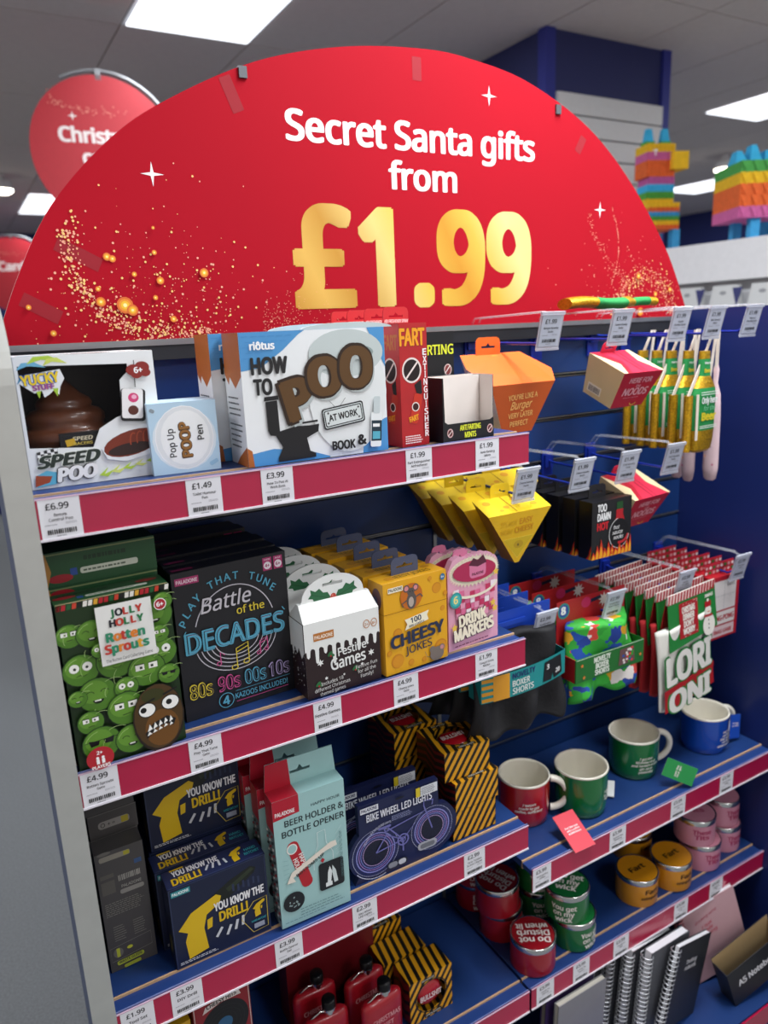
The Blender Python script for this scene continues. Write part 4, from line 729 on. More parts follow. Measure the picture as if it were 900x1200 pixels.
# --- drill boxes
NV = '#151d38'
c = Carton('drill_kit_box', 'front navy box lettered You Know The Drill with yellow drill drawing', 'drill kit', 'navy drill kit boxes', (.167, 1.027), (.326, 1.026), S3, .044, .148, NV)
a = c.front(); W, H = c.W, c.H; DY = '#d9b416'
a.rect(0, 0, W, H, NV); a.line([(.15, .15), (W - .15, .15), (W - .15, H - .15), (.15, H - .15)], .1, '#3a4668', closed=True)
a.poly([(3.4, 9.0), (6.2, 10.6), (9.6, 12.4), (13.2, 13.6), (14.2, 13.0), (13.8, 12.2), (9.4, 9.4), (8, 8.8)], '#151a14'); a.poly([(9, 11.2), (13.4, 13.3), (13.8, 12.8), (9.4, 10.4)], '#2a3323')
def drillshape(a, x, y, s_, c_):
    P = [(0, 5.2), (2.2, 7.6), (6.4, 9.2), (7.2, 8.6), (6.8, 7.4), (4.6, 6.2), (4.0, 4.0), (4.4, 0), (1.2, -.6), (.9, 2.8), (1.4, 4.2)]
    a.poly([(x + p[0] * s_, y + p[1] * s_) for p in P], c_); a.poly([(x + p[0] * s_, y + p[1] * s_) for p in ((4.5, 3.4), (5.3, 3.6), (5.5, 5.4), (4.6, 5.2))], c_)
drillshape(a, .9, 1.7, 1.0, DY)
for i in range(6): a.rect(10 + i * .85, 10.2 - (i % 2) * .3, .35, 1.3, '#2b3452')
a.rect(.4, H - 1.5, 3.0, 1.0, '#2c8a92'); a.text('PALADONE', 1.9, H - 1.25, '#e6f2f2', w=2.6, h=.5, bold=.05)
a.text('YOU KNOW THE', 11.0, 7.9, '#e8e8ea', w=8.4, h=1.4, bold=.07); a.text('DRILL!', 9.9, 5.7, DY, w=4.8, h=1.7, bold=.07)
for i, (x, y) in enumerate(((7.0, 2.9), (8.6, 2.6), (9.9, 3.0), (11.0, 3.3))): a.rect(x, y, .45, 1.8, '#c9ccd2', rot=-35 + 10 * i)
a.line([(11.0, 4.2), (12.8, 1.0), (15.4, 1.2), (15.5, 7.0), (13.2, 6.8)], .12, '#c9b24a', closed=True); drillshape(a, 13.0, 3.9, .3, DY); a.text('HAND RATCHET', 13.9, 2.9, '#3aa6b0', w=2.6, h=.4, bold=.03); a.rect(13.0, 1.6, 1.8, .9, '#9aa0b0'); small(a, .6, 1.0, 7, 2, '#c9ccd2', h=.14); a.done('front_print', c.root)
a = c.top(); a.rect(0, 0, W, c.D, '#1c2750'); a.rect(.2, .15, W - .4, .15, '#3a4668'); a.text('YOU KNOW THE', 5.2, 2.6, '#e8e8ea', w=7.4, h=1.2, bold=.07); a.text('DRILL!', 3.4, .6, DY, w=4.6, h=1.5, bold=.07); a.rect(1.3, 3.95, 2.2, .35, DY)
for i in range(4): a.rect(6.6 + i * 1.0, 1.2, .35, 1.3, '#c9ccd2', rot=-30 + 14 * i)
drillshape(a, 10.6, .8, .33, DY); a.text('HAND', 14.2, 2.2, '#3aa6b0', w=1.9, h=.6, bold=.04); a.text('RATCHET', 14.2, 1.2, '#3aa6b0', w=2.5, h=.6, bold=.04); a.done('top_print', c.root)
a = c.left(); a.rect(0, 0, c.D, H, '#121930'); small(a, .6, H - 2, 3.2, 6, '#5a6688', h=.25, gap=.7); a.rect(1.8, 2, 1.0, 3, '#8a7a20'); a.done('side_print', c.root)
dup(c.root, (-.008, .050, 0), 'navy drill kit box standing directly behind the front one')
dup(c.root, (-.004, .102, 0), 'navy drill kit box at the bottom of the rear pile'); dup(c.root, (.0, .102, .1490), 'navy drill kit box lying on top of the rear pile, in shade'); dup(c.root, (-.006, .152, 0), 'rearmost navy drill kit box against the slatwall')
# --- beer holder
MINT = '#9fc7c6'
c = Carton('bottle_opener_box', 'front pale mint box lettered Beer Holder and Bottle Opener with red opener', 'bottle opener box', 'pale mint bottle opener boxes', (.341, 1.014), (.469, 1.010), S3, .036, .243, MINT)
a = c.front(); W, H = c.W, c.H; a.rect(0, 0, W, H, MINT); a.poly([(0, H), (0, H - 3.6), (4.6, H - 3.2), (4.6, H)], '#b3182e'); a.text('PALADONE', 2.1, H - 2.9, '#f2e6e6', w=3.4, h=.7, bold=.06)
a.text('HAPPY HOUR', 9.3, H - 3.0, '#33444a', w=5.2, h=.5, bold=.02); a.text('BEER HOLDER &', 7.2, H - 5.2, '#222c30', w=10.6, h=1.1, bold=.03); a.text('BOTTLE OPENER', 6.9, H - 7.1, '#222c30', w=11.2, h=1.1, bold=.03)
a.rect(3.0, 6.3, 2.0, 9.8, '#b3202c', rot=15, r=.9); a.ell(2.8, 14.6, .95, 1.0, '#e9e4de'); a.ell(2.8, 14.6, .75, .8, MINT); a.text('HAPPY', 4.2, 11.6, '#f2e6e2', w=3.2, h=.8, rot=-78, bold=.05); a.text('HOUR', 3.1, 11.2, '#f2e6e2', w=2.7, h=.8, rot=-78, bold=.05)
a.line([(7.4, 16.0), (8.8, 16.1), (8.9, 13.6), (10, 11.4), (10, 8)], .09, '#dfe9e8'); a.line([(7.4, 16.0), (7.3, 13.4), (6.4, 11.2), (6.4, 9)], .09, '#dfe9e8')
for k in range(6): a.line([(10.6, 9.5 + k), (11.8, 9.9 + k * 1.2)], .05, '#c9dddc'); a.line([(1.0, 8.5 + k * .9), (2.0, 8.8 + k * .8)], .05, '#7fa6a6')
a.rect(7.2, 4.4, 4.6, 5.4, '#191c20', r=.5); a.poly([(8.6, 5.2), (9.2, 5.1), (9.6, 7.6), (9.2, 8.8), (8.8, 7.6)], '#e2e8e8'); a.poly([(9.9, 5.2), (10.6, 5.3), (10.3, 7.6), (9.7, 8.8), (9.6, 7.4)], '#cfdada'); a.rect(8.3, 4.9, 1.2, .8, '#e2e8e8')
a.poly([(1.4, 8.4), (3.0, 8.3), (2.6, 9.2), (8.6, 12.0), (10.8, 12.4), (10.6, 13.4), (9.6, 13.4), (2.4, 10.3)], '#e9e0d2'); a.text('BOTTOMS UP', 5.9, 10.2, '#33302c', w=5.6, h=.6, rot=24, bold=.03); a.star(8.0, 10.4, .5, '#b3202c', n=2, q=.8)
a.ell(2.4, 4.6, 1.9, 1.9, '#191c20'); rr = random.Random(9)
for k in range(16): a.ell(2.4 + rr.uniform(-1, 1), 4.6 + rr.uniform(-1, 1), .2, .12, '#8fa3a3', rot=rr.uniform(0, 90), n=6)
small(a, 3.4, 2.6, 8.6, 3, '#6d8f90', h=.16, gap=.55); small(a, .6, 1.0, 9, 1, '#6d8f90', h=.12); a.text('CONTAINS BOTTLE OPENER AND BOTTLE HOLDER', 11.7, 10.4, '#5a7c7e', w=9, h=.45, rot=90, bold=.01); a.done('front_print', c.root)
a = c.left(); a.rect(0, 0, c.D, H, '#7c8f92'); a.rect(0, H - 6, c.D, 6, '#b3182e')
for k in range(14):
    for j in range(3): a.poly([(.2 + j * 1.15, 1 + k * 1.25), (1.2 + j * 1.15, 1.5 + k * 1.25), (1.2 + j * 1.15, 2.0 + k * 1.25), (.2 + j * 1.15, 1.5 + k * 1.25)], ('#a8323c', '#e4e2dc', '#2a3034')[(k + j) % 3])
a.done('side_print', c.root)
a = c.top(); a.rect(0, 0, 4.6, c.D, '#b3182e'); a.done('top_print', c.root)
b = MB(); w2 = c.w / 2; b.prism([(-w2, 0), (w2 - .0, 0), (w2 - .004, .048), (-w2 + .004, .048)], -.001, .001, MINT, holes=[[(-.018, .024), (-.005, .024), (0, .032), (.005, .024), (.018, .024), (.018, .019), (-.018, .019)]]); b.prism([(-w2 - .0002, 0), (-w2 + .046, 0), (-w2 + .043, .0482), (-w2 + .004, .0482)], -.0014, -.001, '#b3182e'); b.done('hang_tab', c.root, (0, c.d / 2 - .002, .243))
for k in range(4): dup(c.root, (-.008 * (k + 1), .046 * (k + 1), (0, .003, .006, 0)[k]), ('second', 'third', 'fourth', 'rearmost')[k] + ' mint bottle opener box counted from the front')
# --- bike lights
NB = '#1a2148'
t = thing('bike_light_pack', 'front navy pack lettered Bike Wheel LED Lights with purple bicycle', 'bike light pack', (.588, 1.038, S3 + .0008), (0, 0, RD(-2)), 'navy bike light packs')
b = MB(); out = [(-.096, .0), (.07, .0)] + [(.073 + .050 * cos(x), .058 + .050 * sin(x)) for x in [RD(-60 + 12 * i) for i in range(11)]] + [(.083, .104), (.083, .158), (-.083, .158), (-.083, .095)] + [(-.052 + .054 * cos(x), .054 + .054 * sin(x)) for x in [RD(120 + 12 * i) for i in range(10)]]
b.prism(out, -.006, .006, NB); b.done('card_body', t)
a = Art((0, -.006, 0)); a.poly([(p[0] * 100, p[1] * 100) for p in out], NB)
BK = '#6f6fb0'; 
for x, y, r in ((-5.2, 5.3, 4.2), (6.7, 6.0, 4.0)):
    a.ell(x, y, r * 1.08, r * 1.08, '#232a58', n=32); a.arc(x, y, r * 1.12, r * 1.12, .07, '#b9bede', n=36); a.arc(x, y, r * .93, r * .93, .22, '#8f8fd0', n=36); a.arc(x, y, r * .82, r * .82, .12, '#b48ad0', n=36); a.arc(x, y, r * .73, r * .73, .14, '#7f86cc', n=36); a.ell(x, y, r * .62, r * .62, '#14172c', n=28); a.arc(x, y, r * .62, r * .62, .1, '#c8a8d8', n=28)
    for k in range(12): a.line([(x, y), (x + r * .6 * cos(k * pi / 6), y + r * .6 * sin(k * pi / 6))], .03, '#2c3050')
for p in ([(-5.2, 5.3), (-3.0, 8.2), (-3.4, 9.8)], [(-3.0, 8.2), (.4, 6.0), (5.0, 10.2), (-3.0, 9.0)], [(-5.2, 5.3), (.4, 6.0)], [(5.0, 11.4), (6.7, 6.0)], [(5.0, 11.2), (5.1, 12.4), (7.0, 12.0), (6.8, 11.0)], [(-2.6, 9.6), (.4, 6.0)]): a.line(p, .26, BK)
a.rect(-4.6, 9.7, 2.6, .5, BK, r=.2); a.arc(.4, 6.0, 1.1, 1.1, .3, BK, n=18); a.arc(.4, 6.0, .5, .5, .2, BK, n=12); a.rect(.2, 3.6, .3, 2.4, BK)
a.text('BIKE WHEEL LED LIGHTS', .0, 11.7 + .6, '#e3e4ee', w=13.6, h=1.4, bold=.04); a.rect(-8.0, 14.2, 3.6, 1.1, '#dfe1e8'); a.text('PALADONE', -6.2, 14.5, '#22264a', w=3.1, h=.6, bold=.05)
small(a, -1.8, 11.6, 4.6, 4, '#8a90b8', h=.12, gap=.28); a.ell(0, 14.9, .9, .25, '#0c0f22'); a.rect(4.4, 13.6, 3.6, 1.9, '#d9dbe0'); a.rect(3.4, 13.6, .9, 1.9, '#d6c02c'); small(a, 4.6, 15.1, 3.1, 5, '#50545e', h=.12, gap=.3)
a.rect(-3.2, .8, 4.4, 1.5, '#2a2d38', r=.7); a.rect(-2.9, 1.0, 1.9, 1.1, '#8f9298', r=.5); a.rect(-.8, 1.0, 1.6, 1.1, '#c9cbd0', r=.5); a.rect(3.4, 2.1, 4.2, 1.7, '#a7a9b0', r=.8); a.rect(3.9, 2.4, 3.2, 1.0, '#6f7278', r=.5)
a.arc(-5.2, 5.3, 5.0, 5.0, .12, '#dfe1ee', 215, 290, n=14); a.text('INCLUDES 2 MULTICOLOURED LIGHTS', -5.2, 5.3 + 4.75, '#c9cce0', w=6.5, h=.42, bold=.02, arc=5.0, rot=28); a.done('front_print', t)
dup(t, (-.016, .052, 0), 'rear navy bike wheel lights pack half hidden by the front one')
# --- striped buzzer boxes
def stripes_mat():
    m = bpy.data.materials.new('hazard_stripes'); m.use_nodes = True; nt = m.node_tree; b_ = nt.nodes['Principled BSDF']; b_.inputs['Roughness'].default_value = .4
    tc = nt.nodes.new('ShaderNodeTexCoord'); sp = nt.nodes.new('ShaderNodeSeparateXYZ'); nt.links.new(tc.outputs['Object'], sp.inputs[0])
    def mth(op, a_, b__=None):
        n_ = nt.nodes.new('ShaderNodeMath'); n_.operation = op
        for i, q in enumerate((a_, b__)):
            if q is None: continue
            if isinstance(q, (int, float)): n_.inputs[i].default_value = q
            else: nt.links.new(q, n_.inputs[i])
        return n_.outputs[0]
    v = mth('ADD', mth('SUBTRACT', mth('MULTIPLY', sp.outputs[0], 1.5), sp.outputs[2]), mth('MULTIPLY', sp.outputs[1], -.25))
    f = mth('GREATER_THAN', mth('FRACT', mth('MULTIPLY', mth('ADD', v, 5.0), 38.0)), .53)
    mx = nt.nodes.new('ShaderNodeMix'); mx.data_type = 'RGBA'; mx.inputs['A'].default_value = (*lin('#e0a018'), 1); mx.inputs['B'].default_value = (*lin('#17130f'), 1); nt.links.new(f, mx.inputs['Factor']); nt.links.new(mx.outputs['Result'], b_.inputs['Base Color']); return m
STR = stripes_mat(); DR = '#7c1418'
def buzzer(label, x, y, z, upright=False, rz=0):
    t = thing('buzzer_box', label, 'novelty buzzer', (x, y, z + .0006), (0, 0, rz), 'black and yellow striped buzzer boxes'); w_ = .104; h_ = .062
    hole = [(.036 * cos(2 * pi * i / 24), .036 * sin(2 * pi * i / 24)) for i in range(24)]
    T = MX.Translation((0, 0, w_ / 2)) if upright else MX.Translation((0, 0, h_ / 2)) @ MX.Rotation(RD(-90), 4, 'X')
    b = MB(); q = w_ / 2; b.prism([(-q, -q), (q, -q), (q, q), (-q, q)], -h_ / 2, -h_ / 2 + .001, STR, holes=[hole], T=T)
    b.box((-q, -h_ / 2 + .001, -q), (q, h_ / 2, -q + .001), STR, T=T); b.box((-q, -h_ / 2 + .001, q - .001), (q, h_ / 2, q), STR, T=T); b.box((-q, -h_ / 2 + .001, -q), (-q + .001, h_ / 2, q), STR, {'left': DR}, T=T); b.box((q - .001, -h_ / 2 + .001, -q), (q, h_ / 2, q), STR, T=T); b.box((-q, h_ / 2 - .001, -q), (q, h_ / 2, q), STR, T=T); b.done('striped_carton', t)
    Tb = T @ MX.Rotation(RD(90), 4, 'X')
    b = MB(); b.lathe([(.034, -h_ / 2 + .004), (.034, .014), (.030, .020)], mat('#3b3f45', .4), T=Tb); b.done('button_base', t)
    b = MB(); b.lathe([(.030, .014), (.0295, .022), (.024, .0265), (.012, .0285), (0, .029)], mat('#b01420', .18, coat=.8, name='red_gloss_plastic'), T=Tb); b.done('red_button', t)
    o = V((0, -.0292, 0)) ; a = Art(T @ V((0, -.0300, 0)), T.to_3x3() @ V((1, 0, 0)), T.to_3x3() @ V((0, 0, 1)))
    a.text('BULLSHIT', 0, -.7, '#e6cfcb', w=5.2, h=1.2, bold=.06); a.done('button_lettering', t)
    a = Art(T @ V((0, -h_ / 2, 0)), T.to_3x3() @ V((1, 0, 0)), T.to_3x3() @ V((0, 0, 1))); a.arc(0, 0, 3.8, 3.8, .25, '#17130f', n=28); a.rect(-2.4, 4.0, 3.4, .7, '#17130f', rot=0); a.text('PRESS THE BUTTON', -.7, 4.2, '#e8e2d2', w=3.0, h=.35, bold=.03); a.rect(-1.8, -4.9, 4.2, .8, '#17130f'); a.text('STRESS BUZZER', .3, -4.7, '#e8e2d2', w=3.6, h=.4, bold=.03); a.done('face_print', t)
    a = Art(T @ V((-q, h_ / 2, -q)) if not upright else V((-q, h_ / 2, 0)), (0, -1, 0) if upright else (0, -1, 0), (0, 0, 1)) if upright else Art((-q, q, 0), (0, -1, 0), (0, 0, 1))
    Ws = h_ * 100 if upright else w_ * 100; Hs = w_ * 100 if upright else h_ * 100
    for i in range(5): y0_ = -1 + i * Hs / 4; a.poly([(x_, min(max(y_, 0), Hs)) for x_, y_ in [(0, y0_), (Ws * .33, y0_ + 1.2), (Ws * .66, y0_), (Ws, y0_ + 1.2), (Ws, y0_ + 2.1), (Ws * .66, y0_ + .9), (Ws * .33, y0_ + 2.1), (0, y0_ + .9)]], '#17130f')
    a.done('side_print', t); return t
for k, n_ in enumerate(('bottom', 'middle', 'top')): buzzer('striped buzzer box, %s of the front stack beside the red mug' % n_, .765 - (.006, .0, .012)[k], 1.087 + .01 * (k == 2), S3 + .063 * k, rz=RD((0, 1, -2)[k]))
for k, n_ in enumerate(('bottom', 'middle', 'top')): buzzer('striped buzzer box, %s of the rear stack in the shade' % n_, .712 - .003 * k, 1.215, S3 + .063 * k, rz=RD((1, -1, 2)[k]))

# ================================================================== LOWEST LEFT SHELF
buzzer('striped buzzer box standing upright at the front of the lowest shelf', .660, 1.09, S4, True, RD(1)); buzzer('striped buzzer box standing upright behind the front one on the lowest shelf', .640, 1.158, S4, True, RD(1)); buzzer('striped buzzer box lying at the back of the lowest shelf', .625, 1.255, S4 + .0, False, 0); buzzer('striped buzzer box lying on top of the other at the back of the lowest shelf', .622, 1.252, S4 + .063, False, RD(3))
def flask(label, x, y, z, rz, lean=0):
    t = thing('hip_flask', label, 'hip flask', (x, y, z + .0006), (lean, 0, rz), 'red hip flasks on the lowest shelf'); RF = mat('#a01220', .35, noise=.1, coat=.4, name='red_flask_wrap')
    b = MB(); n = 20; vs = []; fs = []
    ol = [(.046 * (abs(cos(q)) ** .6) * (1 if cos(q) > 0 else -1), .013 * (abs(sin(q)) ** .8) * (1 if sin(q) > 0 else -1)) for q in [2 * pi * i / n for i in range(n)]]
    lv = [(0, .93), (.004, 1), (.098, 1.0), (.108, .96), (.114, .8)]
    for z_, s_ in lv: vs += [(p[0] * s_, p[1] * (s_ if s_ < .95 else 1), z_) for p in ol]
    for j in range(len(lv) - 1):
        for i in range(n): fs.append((j * n + i, j * n + (i + 1) % n, (j + 1) * n + (i + 1) % n, (j + 1) * n + i))
    fs += [tuple(range(n))[::-1], tuple(range(4 * n, 5 * n))]; b.add(vs, fs, RF, True); b.done('flask_body', t)
    b = MB(); b.lathe([(.010, .112), (.010, .124)], STEEL, n=16, c=(.008, 0, 0)); b.done('neck', t)
    b = MB(); b.lathe([(.013, .124), (.0135, .126), (.0135, .144), (.012, .146), (0, .146)], mat('#1a1a1c', .3, .5), n=20, c=(.008, 0, 0)); b.lathe([(.0138, .124), (.0138, .129)], STEEL, n=20, c=(.008, 0, 0)); b.done('screw_cap', t)
    b = MB(); b.tube([(.0, -.004, .122), (-.012, -.005, .128), (-.026, -.004, .12), (-.03, 0, .114)], .0018, STEEL, n=6); b.done('cap_arm', t)
    a = Art((0, -.0131, 0)); a.text('CHRISTMAS', .4, 6.6, '#d99a9c', w=6.4, h=1.1, bold=.03); a.text('GIFT', .6, 4.8, '#d99a9c', w=2.8, h=1.1, bold=.03); a.text('FLASK', .4, 3.0, '#d99a9c', w=3.4, h=1.0, bold=.03); a.done('front_lettering', t)
flask('front right red hip flask lettered on its front, beside the striped boxes', .545, 1.062, S4, RD(4)); flask('rear right red hip flask in the shade under the third shelf', .540, 1.125, S4, RD(4)); flask('front middle red hip flask with black cap', .435, 1.085, S4, RD(-3)); flask('rear left red hip flask with black cap', .440, 1.150, S4, RD(-2))
c = Carton('flask_gift_box', 'dark red gift box standing behind the red flasks', 'gift box', None, (.40, 1.19), (.60, 1.19), S4, .05, .215, '#6a0f18')
c = Carton('record_coaster_box', 'red record sleeve box lettered Cheesy Hits with black disc', 'gift box', None, (.186, 1.056), (.288, 1.064), S4, .03, .312, '#7c1a22', tilt=0)
a = c.front(); W, H = c.W, c.H; a.rect(.15, H - 14.6, W - .3, 14.4, '#c9b8b0'); a.rect(.3, H - 14.4, W - .6, 14.0, '#8c1c26'); a.ell(W / 2 + .2, H - 8.0, 4.4, 4.6, '#111113', n=32)
for r in (3.6, 2.9, 2.2): a.arc(W / 2 + .2, H - 8.0, r, r, .04, '#2c2c30', n=28)
a.ell(W / 2 + .2, H - 8.0, 1.4, 1.4, '#2d5f86'); a.ell(W - 1.6, H - 1.8, .9, .9, '#d9cfca'); a.ell(W - 1.6, H - 1.8, .8, .8, '#1a1a1c')
for q in range(6): a.ell(W - 1.6 + .45 * cos(q * pi / 3), H - 1.8 + .45 * sin(q * pi / 3), .14, .14, '#d9cfca', n=8)
a.poly([(1.6, H - 3.9), (2.2, H - 2.7), (5, H - 2.1), (8.2, H - 2.5), (8.6, H - 3.6), (5, H - 3.2)], '#d9cfca'); a.text('CHEESY HITS', 5.1, H - 3.2, '#1a1a1c', w=5.4, h=.75, bold=.06, rot=1); a.done('front_print', c.root)
c = Carton('ball_game_box', 'yellow box with black lettering ending in BALL at the lower left', 'gift box', None, (.080, 1.046), (.180, 1.05), S4, .03, .285, '#c99a1a'); a = c.front(); a.text('BASEBALL', c.W / 2 + .2, c.H - 2.4, '#1a1712', w=9, h=1.5, bold=.10); a.done('front_print', c.root)

# ================================================================== MUGS
CREAM = mat('#ece7d8', .18, coat=.6, noise=.03, name='cream_glaze')
def mug(label, x, y, colr, ha, lines, ta, h=.104, r=.0575, cat='mug'):
    t = thing('mug', label, cat, (x, y, SM + .0006), (0, 0, 0), 'humour mugs on the right shelf'); G = mat(colr, .22, coat=.7, noise=.04)
    b = MB(); b.lathe([(r * .86, 0), (r * .93, .003), (r * .965, .02), (r * .985, .06), (r, h - .003)], G, n=48, cap=False); b.done('mug_body', t)
    b = MB(); b.lathe([(r * 1.003, h - .0035), (r * 1.01, h - .001), (r, h + .0012), (r * .95, h + .001), (r * .93, h - .004), (r * .90, .03), (r * .84, .010), (0, .008)], CREAM, n=48, cap=False); b.done('cream_inside', t)
    b = MB(); hx = cos(ha); hy = sin(ha); pts = []
    for i in range(17):
        q = -pi / 2 * 1.08 + pi * 1.08 * i / 16; d_ = r * 1.03 + .037 * max(cos(q), 0); pts.append((hx * d_, hy * d_, h * .53 + .037 * sin(q)))
    b.tube(pts, [.0080] * 2 + [.0078] * 13 + [.0080] * 2, CREAM, n=12); b.done('handle', t)
    a = Art((0, 0, 0), bend=r * 1.0 + .0004); a0_ = (ta + pi / 2) * r * 100
    for i, l in enumerate(lines): a.text(l, a0_, 5.8 - i * .86, '#e4e0d4', h=.58, shear=.25, bold=.045)
    a.done('lettering', t); return t
mug('red mug with white handle and red tag at the left of the row', .979, 1.147, '#a8101e', RD(-35), ("I wasn't", 'made to get', 'coffee, sufficient'), RD(-118))
mug('green mug second from left, its handle turned to the back', 1.108, 1.100, '#0f6a2e', RD(62), ('I garden', 'so I need', 'big pots'), RD(-62), r=.060, h=.106)
mug('green mug third from left with lettering in front and handle at right', 1.319, 1.136, '#0f6a2e', RD(-18), ("I got this", 'birthday mug', 'and haven\'t drunk', 'gin since', 'yesterday'), RD(-108), r=.060, h=.102)
mug('blue mug at the right end of the row with blue tag on its handle', 1.552, 1.112, '#0f45a8', RD(-8), ('There is', 'nothing', 'that relaxes', 'me like a', 'quiet cup of tea'), RD(-80), r=.059, h=.099)
def paper_tag(label, loc, rot, w_, h_, colr, lines, string=None):
    t = thing('mug_tag', label, 'paper tag', loc, rot, 'paper tags of the mugs')
    b = MB(); b.box((-w_ / 2, -.0018, -h_), (w_ / 2, .0, 0), colr); b.box((-w_ / 2, 0, -h_), (w_ / 2, .0004, 0), '#e8e6e2'); b.done('tag_card', t)
    a = Art((0, -.0018, 0)); 
    for i, l in enumerate(lines): a.text(l, 0, -h_ * 100 * .45 - i * .62 + .3, '#f2e6e6', w=w_ * 62, h=.4, bold=.04)
    a.done('tag_lettering', t)
    if string: b = MB(); b.tube(string, .0008, colr if isinstance(colr, str) is False else mat('#a8202c', .7), n=5); b.done('tag_string', t)
    return t
paper_tag('red paper tag hanging over the shelf edge from the red mug', (1.012, 1.058, SM + .040), Euler((RD(-62), RD(0), RD(-2)), 'XYZ'), .056, .084, '#d4404e', ('For the one', 'with a coffee', 'addiction'), [(0, 0, .0), (-.004, .02, .008), (.0, .03, .006), (.004, .015, .004), (0, 0, 0)])
paper_tag('green folded paper tag leaning by the green mug', (1.322, 1.044, SM + .054), Euler((RD(-30), RD(-62), RD(0)), 'XYZ'), .044, .078, '#1f8a45', ('Just the', 'one gin'))
paper_tag('blue paper tag hanging from the blue mug handle', (1.640, 1.085, SM + .070), Euler((RD(-10), RD(14), RD(0)), 'XYZ'), .042, .062, '#1b4bb0', ('To relax', 'or else'))
paper_tag('white barcode tag lying behind the second green mug', (1.215, 1.12, SM + .012), Euler((RD(-84), 0, RD(-48)), 'XYZ'), .034, .055, '#e4e6e4', ('|||||',))

# ================================================================== CANDLE TINS
def tin(label, x, y, z, colr, lid_lines, side_lines, rot=0, tcol='#e9e2dc', r=.051, h=.072):
    t = thing('candle_tin', label, 'candle tin', (x, y, z + .0005), (0, 0, rot), {'#9a1420': 'red candle tins', '#176a32': 'green candle tins', '#cf8a16': 'orange yellow candle tins', '#cf8a9e': 'pink candle tins'}[colr])
    P_ = mat(colr, .3, coat=.4, noise=.05)
    b = MB(); b.lathe([(r * .975, 0), (r * .985, .002), (r * .985, h - .014)], P_, n=40); b.done('tin_body', t)
    b = MB(); b.lathe([(r * .985, h - .014), (r * 1.0, h - .0125), (r * 1.0, h - .0025), (r * .985, h - .0005), (r * .95, h), (r * .92, h - .0018), (0, h - .0018)], STEEL, n=40); b.done('lid_rim', t)
    b = MB(); b.lathe([(r * .915, h - .0018), (r * .915, h - .0010), (0, h - .0010)], P_, n=40, smooth=False); b.done('lid_label', t)
    a = Art((0, 0, h - .001), (1, 0, 0), (0, 1, 0))
    for i, l in enumerate(lid_lines): a.text(l, 0, .5 * (len(lid_lines) - 1) * 1.9 - .6 - i * 1.9, tcol, w=min(7.2, len(l) * 1.15), h=1.45, bold=.06)
    a.done('lid_lettering', t)
    a = Art((0, 0, 0), bend=r * .985 + .0004)
    for i, l in enumerate(side_lines): a.text(l, 0, 3.6 - i * 1.45, tcol, w=min(5.8, len(l) * .95), h=1.15 if len(l) < 9 else .7, bold=.05)
    a.done('side_lettering', t); return t
RT, GT, YT, PT = '#9a1420', '#176a32', '#cf8a16', '#cf8a9e'; DN = ('Do not', 'Disturb', 'when lit'); GW = ('You get', 'on my', 'wick'); FT = ('Fart',); TT = ('Tits',); DK = '#2a1608'; MG = '#a8285a'
hz = .0725
tin('red candle tin alone at the front left of the tin shelf', .929, 1.056, SR, RT, DN, ('',), RD(150)); tin('red candle tin, lower one of the stack behind the front red tin', .928, 1.168, SR, RT, DN, DN, RD(20)); tin('red candle tin, upper one of the stack behind the front red tin', .916, 1.166, SR + hz, RT, DN, ('',), RD(110))
tin('red candle tin, lower one of the rearmost red stack', .935, 1.275, SR, RT, DN, DN, RD(-10)); tin('red candle tin, upper one of the rearmost red stack', .930, 1.272, SR + hz, RT, DN, DN, RD(-15))
tin('green candle tin, lower one of the front green stack', 1.052, 1.058, SR, GT, GW, GW, RD(10)); tin('green candle tin, upper one of the front green stack', 1.040, 1.068, SR + hz, GT, GW, GW, RD(-50)); tin('green candle tin, lower one of the rear green stack', 1.045, 1.175, SR, GT, GW, GW, RD(-20)); tin('green candle tin, upper one of the rear green stack', 1.045, 1.175, SR + hz, GT, GW, GW, RD(-25))
tin('front yellow candle tin lettered Fart in black', 1.277, 1.072, SR, YT, FT, ('Fart', 'extinguisher'), RD(-2), DK); tin('right yellow candle tin with its lid lettering upside down', 1.388, 1.062, SR, YT, FT, ('Fart', 'extinguisher'), RD(0), DK); tin('yellow candle tin in the shade behind the other two', 1.385, 1.185, SR, YT, FT, FT, RD(0), DK)
tin('pink candle tin, lower one of the pink stack', 1.508, 1.068, SR, PT, TT, ('These', 'Tits'), RD(-10), MG); tin('pink candle tin, upper one of the pink stack', 1.494, 1.078, SR + hz, PT, TT, ('These', 'Tits'), RD(-30), MG); tin('pink candle tin at the far right by the wing panel', 1.612, 1.080, SR, PT, TT, ('These', 'Tits'), RD(-5), MG, r=.046); tin('pink candle tin on top at the far right by the wing panel', 1.612, 1.088, SR + hz * .0 + hz, PT, TT, ('These', 'Tits'), RD(-5), MG, r=.046)

# ================================================================== HANGING GOODS
def gear(root, z, h=.018, w_=.045, y=0, c='#e3a71c', name='hang_tab'): return hang_tab(root, 0, y, z, w_, h, c, hw=.3, name=name)
